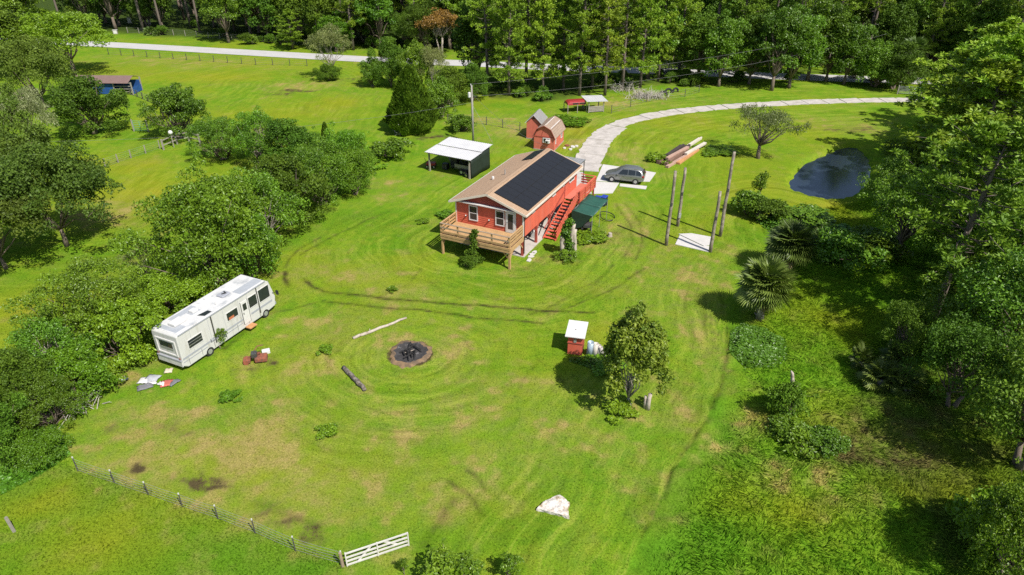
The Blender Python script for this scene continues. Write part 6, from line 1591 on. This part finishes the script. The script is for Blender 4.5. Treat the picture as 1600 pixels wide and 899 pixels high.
rr = random.Random(2); b = MB(); ring = [(x - cx_, y - cy_) for x, y in pr][::-1]
n = len(ring); b.v = [(x, y, -.05) for x, y in ring] + [(x * .98, y * .98, .17 + .05 * rr.random()) for x, y in ring] + [(x * .5, y * .5, .22 + .06 * rr.random()) for x, y in ring] + [(0, 0, .24)]
b.f = [(i, (i + 1) % n, n + (i + 1) % n, n + i) for i in range(n)] + [(n + i, n + (i + 1) % n, 2 * n + (i + 1) % n, 2 * n + i) for i in range(n)] + [(2 * n + i, 2 * n + (i + 1) % n, 3 * n) for i in range(n)]; b.m = [0] * len(b.f)
import bmesh
q = b.build('block_body', M('stained_concrete', (.62, .57, .52), .9, var=.15, scale=4, col2=(.30, .22, .13), patch=(.50, .66), bump=.8, bscale=9), o, bevel=.02)
bm_ = bmesh.new(); bm_.from_mesh(q.data); bmesh.ops.recalc_face_normals(bm_, faces=bm_.faces); bm_.to_mesh(q.data); bm_.free()
q.modifiers.clear()
md = q.modifiers.new('subdivide', 'SUBSURF'); md.subdivision_type = 'SIMPLE'; md.levels = 4; md.render_levels = 4
tx = bpy.data.textures.new('rough_stone', 'CLOUDS'); tx.noise_scale = .28; tx.noise_depth = 4
md = q.modifiers.new('rough', 'DISPLACE'); md.texture = tx; md.strength = .16; md.mid_level = .5

# ------------------------------------------------------------------ fences and gates
POSTM = M('fence_post', (.075, .070, .062), .8, var=.3); TIP = M('post_tip', (.62, .60, .57), .7); WIREM = M('fence_wire', (.32, .33, .31), .6, metal=.3)
def wire_fence(name, lab, pts, hgt, post_w=.045, nw=5, tip=True, mat=POSTM, group=None, sub=1, wr=.006, lean=0):
    """posts at pts (world xy) joined by strands of wire"""
    o = thing(name, lab, 'fence', (*pts[0], 0), 0, group); bx_, by_ = pts[0]
    rr = random.Random(len(pts)); P = []
    for x, y in pts:
        l_ = (rr.uniform(-.04, .04), rr.uniform(-.04, .04)); P.append((x - bx_, y - by_, l_))
        p = link('post', None, o, (x - bx_, y - by_, 0)) if tip else o
        q = MB().bar((0, 0, -.2), (l_[0], l_[1], hgt), post_w, post_w); q = q.build('shaft' if tip else 'post', mat, p, loc=(0, 0, 0) if tip else (x - bx_, y - by_, 0))
        if tip: MB().box(l_[0] - post_w * .6, l_[0] + post_w * .6, l_[1] - post_w * .6, l_[1] + post_w * .6, hgt - .01, hgt + .09).build('tip', TIP, p)
    b = MB()
    for (x0, y0, l0), (x1, y1, l1) in zip(P[:-1], P[1:]):
        for k in range(nw):
            z = hgt * (.12 + .84 * k / max(1, nw - 1))
            b.tube([(x0, y0, z), ((x0 + x1) / 2, (y0 + y1) / 2, z - .04), (x1, y1, z)], wr, 4)
    b.build('wire_strands', WIREM, o, kind='stuff')
    return o
def along(pxs, step):
    pts = GP(*pxs); out = []
    for (ax, ay), (bx, by) in zip(pts[:-1], pts[1:]):
        L_ = math.hypot(bx - ax, by - ay); k = max(1, round(L_ / step))
        out += [(ax + (bx - ax) * i / k, ay + (by - ay) * i / k) for i in range(k)]
    return out + [pts[-1]]
wire_fence('wire_fence', 'wire fence with thin white tipped posts across the near left lawn', GP(*FENCE_PX[2:]), 1.0, wr=.008)
X_, Y_ = G(23, 832); o = thing('fence_post', 'single grey weathered post standing alone in the near pasture', 'post', (X_, Y_, 0)); MB().bar((0, 0, -.2), (-.12, .05, 1.05), .11, .11).build('post_wood', WOOD_OLD, o)
X_, Y_ = G(536, 886); o = thing('gate_post', 'short brown wooden post carrying the white gate', 'post', (X_, Y_, 0)); MB().tube([(0, 0, -.2), (-.03, 0, 1.02)], [.09, .08], 8).build('post_wood', WOOD_GREY, o)
# white gate, half open
g0 = G(543, 887); g1 = G(639, 855); ga_ = math.atan2(g1[1] - g0[1], g1[0] - g0[0]); gl = math.hypot(g1[0] - g0[0], g1[1] - g0[1])
gt = thing('white_gate', 'weathered white tube farm gate standing open at the bottom edge', 'gate', (*g0, 0), ga_)
GW = M('gate_white', (.58, .55, .52), .7, var=.15)
for z in (.16, .42, .68, .98): MB().bar((0, 0, z), (gl, 0, z + .03), .05, .09).build('rail', GW, gt)
for x in (0, gl * .5, gl): MB().bar((x, 0, .1), (x, 0, 1.05), .08, .06, up=(1, 0, 0)).build('upright', GW, gt)
for p, q in (((gl * .18, .03, .16), (gl * .42, .03, .98)), ((gl * .82, .03, .42), (gl * .6, .03, .98))): MB().bar(p, q, .04, .09).build('brace', GW, gt)
# road fences
wire_fence('pasture_fence', 'low wire pasture fence along the near side of the road', along([(170, 86), (400, 102), (480, 104)], 3.2), 1.25, .10, 4, False, wr=.010)
wire_fence('verge_fence', 'wire fence along the far verge of the road before the woods', along([(200, 52), (290, 57), (400, 66), (480, 72)], 3.4), 1.3, .10, 4, False, WOOD_OLD, wr=.010)
wire_fence('yard_fence', 'short wire fence with dark posts between cedar and red sheds', along([(700, 192), (760, 196), (812, 205)], 2.8), 1.2, .11, 4, False, wr=.010)
wire_fence('far_fence', 'wire fence with thin posts along the far lawn edge', along([(955, 178), (985, 168), (1010, 160), (1070, 152), (1092, 145)], 4.5), 1.25, .09, 4, False, wr=.010)
wire_fence('paddock_fence', 'dark wire paddock fence from the shelter to the lone tree', along([(195, 146), (215, 152), (240, 163), (262, 172)], 2.4), 1.1, .12, 4, False, wr=.02)
wire_fence('mesh_fence', 'pale wire fence running down the pasture left of the rail fence', along([(250, 233), (205, 248), (165, 262)], 2.4), 1.1, .10, 5, False, WOOD_OLD, wr=.010)
# rail fence, lamp ball, green gate
rf = thing('rail_fence', 'grey wooden rail fence beside the lone tree', 'fence', (*G(256, 235), 0)); p0 = Vector((*G(256, 235), 0)); prev = None
for px, py in ((256, 235), (277, 226), (296, 222), (313, 226)):
    c = Vector((*G(px, py), 0)) - p0
    MB().box(c.x - .09, c.x + .09, c.y - .09, c.y + .09, -.2, 1.4).build('post', WOOD_OLD, rf)
    if prev is not None:
        for z in (1.25, .6): MB().bar(prev + Vector((0, 0, z)), c + Vector((0, 0, z)), .06, .12).build('rail', WOOD_OLD, rf)
    prev = c
o = thing('ball_lamp', 'white ball finial post at the rail fence', 'post', (*G(272, 231), 0))
b = MB(); b.tube([(0, 0, 0), (0, 0, 1.75)], .06, 8); b.build('stand', WOOD_OLD, o)
b = MB(); b.tube([(0, 0, 1.72), (0, 0, 1.80), (0, 0, 2.0), (0, 0, 2.2), (0, 0, 2.28)], [.08, .22, .30, .22, .08], 14); b.build('ball', WHITE, o, True)
def tube_gate(name, lab, p, q, mat, nbar=5, hgt=1.25):
    a_ = math.atan2(q[1] - p[1], q[0] - p[0]); l_ = math.hypot(q[0] - p[0], q[1] - p[1]); o = thing(name, lab, 'gate', (*p, 0), a_)
    for k in range(nbar): z = .2 + (hgt - .2) * k / (nbar - 1); MB().tube([(0, 0, z), (l_, 0, z)], .035, 6).build('rail', mat, o)
    for x in (0, l_ / 2, l_): MB().tube([(x, 0, .15), (x, 0, hgt + .02)], .04, 6).build('upright', mat, o)
    for x in (-.15, l_ + .15): MB().tube([(x, 0, -.2), (x, 0, hgt + .2)], .09, 8).build('gate_post', WOOD_OLD, o)
    return o
tube_gate('green_gate', 'pale green metal gate panel by the dense round tree', G(211, 206), G(231, 207), M('pale_green_metal', (.16, .36, .20), .5), 6, 1.5)
dg = tube_gate('driveway_gate', 'grey metal farm gate with two white signs by the driveway', G(1403, 148), G(1437, 150), M('gate_grey', (.17, .19, .20), .5, metal=.3), 6, 1.3)
for x in (1.9, 2.9): MB().box(x, x + .45, -.09, -.07, .75, 1.15).build('sign', WHITE, dg)
# leaning driveway marker and verge boxes
o = thing('leaning_post', 'thin leaning wooden post beside the driveway end', 'post', (*G(1456, 161), 0)); MB().tube([(0, 0, -.1), (.35, 0, 3.2)], .07, 6).build('post_wood', POLE_W, o)
for px, py, w_, h_, nm, lab in ((234, 39, .6, 1.2, 'white_cabinet', 'white utility cabinet on the verge across the road'), (203, 37, .8, 1.3, 'grey_cabinet', 'grey electrical cabinet at the foot of the woods'), (181, 54, 1.0, .9, 'mail_box', 'squat dark box with white front at the road end')):
    o = thing(nm, lab, 'cabinet', (*G(px, py), 0), .3); mm = WHITE if 'white' in nm else METAL if 'grey' in nm else WOOD_OLD
    MB().box(-w_ / 2, w_ / 2, -.25, .25, 0, h_).build('case', mm, o, bevel=.03); MB().box(-w_ / 2 - .05, w_ / 2 + .05, -.3, .3, h_, h_ + .06).build('lid', WHITE if nm == 'mail_box' else mm, o)
    MB().box(-w_ * .35, w_ * .35, -.265, -.252, .15, h_ - .12).build('door', WHITE if nm == 'mail_box' else METAL, o)

# ------------------------------------------------------------------ blue shelter in the pasture
bx_, by_ = G(122, 148)
bs = thing('blue_shelter', 'blue walled horse shelter with brown metal roof', 'shelter', (bx_, by_, 0), R(-2))
BL = M('blue_tarp', (.018, .075, .26), .6, var=.25); BRN = M('brown_metal_roof', (.20, .13, .115), .6, metal=.1, var=.12)
for x in (0, 3.2, 6.4, 9.4):
    for y in (0, 3.0): MB().box(x - .08, x + .08, y - .08, y + .08, -.1, 2.0 + .25 * (y > 1)).build('post', WOOD_OLD, bs)
MB().box(.05, 6.4, 2.95, 3.05, .1, 2.1).build('back_wall', BL, bs); MB().box(.05, 6.3, -.05, .03, .1, 1.75).build('front_wall', BL, bs); MB().box(9.36, 9.44, .1, 2.9, .1, 1.1).build('end_wall', BL, bs); MB().box(6.5, 9.3, 2.9, 2.98, .1, 1.8).build('back_wall', BL, bs)
b = MB(); corrugated(b, (-.4, -.5, 1.95), (9.2, -.5, 1.95), (9.2, 1.6, 2.75), (-.4, 1.6, 2.75)); b.build('roof_sheet', BRN, bs); b = MB(); corrugated(b, (-.4, 3.6, 2.15), (9.2, 3.6, 2.15), (9.2, 1.6, 2.74), (-.4, 1.6, 2.74)); b.build('roof_sheet', BRN, bs)
for k in range(3): MB().bar((6.5, -.05, .5 + k * .45), (9.4, -.05, .5 + k * .45), .06, .1).build('rail', WOOD_OLD, bs)
MB().bar((6.5, 0, 1.9), (9.3, 0, 1.9), .1, .12).build('beam', WOOD_OLD, bs)

# ------------------------------------------------------------------ tiller, debris, tyres, brush
tl = thing('garden_tiller', 'rusty red tractor tiller lying in the grass by the motorhome', 'tiller', (*G(402, 566), 0), .2)
MB().box(-.1, .75, -.35, .35, .12, .5).build('tine_hood', RUST, tl, bevel=.08); MB().box(-.9, -.4, -.28, .28, .1, .38).build('side_plate', RUST, tl, bevel=.05); MB().bar((-.6, 0, .4), (.3, .1, .7), .12, .12).build('frame_bar', RUST, tl); MB().box(-.3, .1, -.2, .2, .45, .85).build('engine', STEEL, tl, bevel=.04)
MB().tube([(-.2, .2, .7), (.1, .5, 1.0), (.5, .65, .95)], .035, 6).build('handle', RUST, tl); MB().tube([(-.7, -.3, .2), (-.7, .3, .2)], .2, 10).build('roller', RUST, tl)
o = thing('white_box', 'white box lying by the rusty tiller', 'box', (*G(416, 552), 0), .4); MB().box(-.28, .28, -.2, .2, 0, .25).build('box_body', WHITE, o, bevel=.03)
DEB = [(226, 597, 'white', 'white sheet, leftmost piece of the rubbish behind the motorhome', .5, .35), (236, 602, 'white', 'white folded sheet in the rubbish heap', .45, .2), (238, 594, 'grey', 'grey plastic sheet in the rubbish heap', .6, .5), (227, 606, 'dgrey', 'dark grey sack in front of the white sheet', .4, .55), (253, 602, 'white', 'small white bag beside the red cloth', .35, .2), (261, 601, 'red', 'red cloth in the rubbish heap', .5, .4), (273, 600, 'dgrey', 'grey green scrap right of the red cloth', .5, .2), (264, 581, 'cream', 'cream bucket lying behind the motorhome bumper', .35, .3), (194, 594, 'blue', 'small blue grey bag by the hedge row', .3, .25)]
CM = dict(white=WHITE, grey=M('grey_plastic', (.38, .39, .42), .6), dgrey=M('dark_sack', (.16, .16, .17), .7), red=M('red_cloth', (.45, .12, .09), .8), cream=M('cream_plastic', (.58, .50, .38), .6), blue=M('blue_grey_bag', (.32, .36, .44), .6))
for i, (px, py, c, lab, w_, d_) in enumerate(DEB):
    o = thing('rubbish_' + ('sheet' if w_ > .4 else 'bag'), lab, 'rubbish', (*G(px, py), 0), i * .7, 'rubbish scattered behind the motorhome')
    rr = random.Random(i); b = MB(); n = 9
    vs = [((k / (n - 1) - .5) * w_ * 1.6, (j / 4 - .5) * d_ * 1.8, .06 + .22 * rr.random() * math.sin(PI * k / (n - 1)) * math.sin(PI * (j + .5) / 5) + .05 * rr.random()) for k in range(n) for j in range(5)]
    b.add(vs, [(k * 5 + j, (k + 1) * 5 + j, (k + 1) * 5 + j + 1, k * 5 + j + 1) for k in range(n - 1) for j in range(4)]); q = b.build('crumpled_cloth', CM[c], o, True); q.modifiers.new('solid', 'SOLIDIFY').thickness = .04
for i, (px, py, lab) in enumerate(((1036, 150, 'half sunk tyre, leftmost of the row at the far lawn edge'), (1044, 146, 'half sunk tyre in the middle of the row at the far lawn edge'), (1055, 145, 'half sunk tyre, rightmost of the row at the far lawn edge'))):
    o = thing('sunk_tyre', lab, 'tyre', (*G(px, py), 0), .3 * i, 'half sunk tyres at the far lawn edge'); b = MB()
    b.tube([(math.cos(t) * .62, 0, math.sin(t) * .62 + .05) for t in [PI * k / 12 for k in range(13)]], .17, 8); b.build('tyre_arch', RUBBER, o, True)
def twig_heap(name, lab, loc, w_, h_, n, mat, seed, cat='brush'):
    o = thing(name, lab, cat, (*loc, 0)); rr = random.Random(seed); b = MB()
    for k in range(n):
        a_ = rr.uniform(0, 2 * PI); p = Vector((rr.gauss(0, w_ * .28), rr.gauss(0, w_ * .2), 0)); d = Vector((math.cos(a_) * rr.uniform(.2, 1), math.sin(a_) * .6, rr.uniform(.1, 1))).normalized() * rr.uniform(.4, 1) * h_
        m_ = p + d * .5 + Vector((rr.uniform(-.1, .1), 0, rr.uniform(-.05, .15))) * h_
        b.tube([p, m_, p + d + Vector((0, 0, -.15 * h_))], [.035, .025, .008], 4)
    b.build('twigs', mat, o)
twig_heap('brush_pile', 'pale grey heap of dead branches at the far lawn edge', G(1010, 153), 4.5, 2.2, 260, DEADWOOD, 1)
twig_heap('dead_branches', 'tangled dead branches behind the brush pile', G(975, 142), 3.5, 2.6, 60, DEADWOOD, 2)
twig_heap('dead_bush', 'bare grey bush standing before the road right of the pines', G(1045, 118), 4, 4.5, 160, DEADWOOD, 3)
twig_heap('dead_branches', 'pale dead branches lying over the lower hedge row', G(118, 640), 2.2, 2.2, 60, DEADWOOD, 4)
twig_heap('dead_branches', 'small pale branches at the cedar foot', G(628, 210), 2.0, 1.5, 24, DEADWOOD, 5)
sg = thing('dead_snag', 'pale broken snag rising from the dark leafy bush', 'snag', (*G(1234, 628), 0)); b = MB(); b.tube([(0, 0, -.1), (.05, 0, .9), (-.15, 0, 1.6), (-.3, 0, 2.3), (-.42, 0, 2.5)], [.16, .15, .13, .1, .04], 8); b.build('stem', BARK_W, sg, True); MB().tube([(.05, 0, .9), (.3, 0, 1.5)], [.08, .04], 6).build('branch_stub', BARK_W, sg)
X_, Y_ = G(1012, 640); o = thing('cut_stump', 'pale double stump right of the lawn tree', 'stump', (X_, Y_, 0)); MB().tube([(0, 0, -.1), (0, 0, .6), (.05, 0, 1.25)], [.17, .14, .13], 9).build('stump_wood', BARK_W, o, True); MB().tube([(-.18, .1, -.1), (-.2, .1, 1.0)], [.1, .09], 8).build('side_stem', BARK_W, o, True)
X_, Y_ = G(966, 640); o = thing('cut_block', 'pale cut log lying at the foot of the lawn tree', 'log', (X_, Y_, 0), .1); MB().tube([(-.25, -.25, .13), (.2, -.25, .13)], .12, 10).build('log_wood', BARK_W, o)
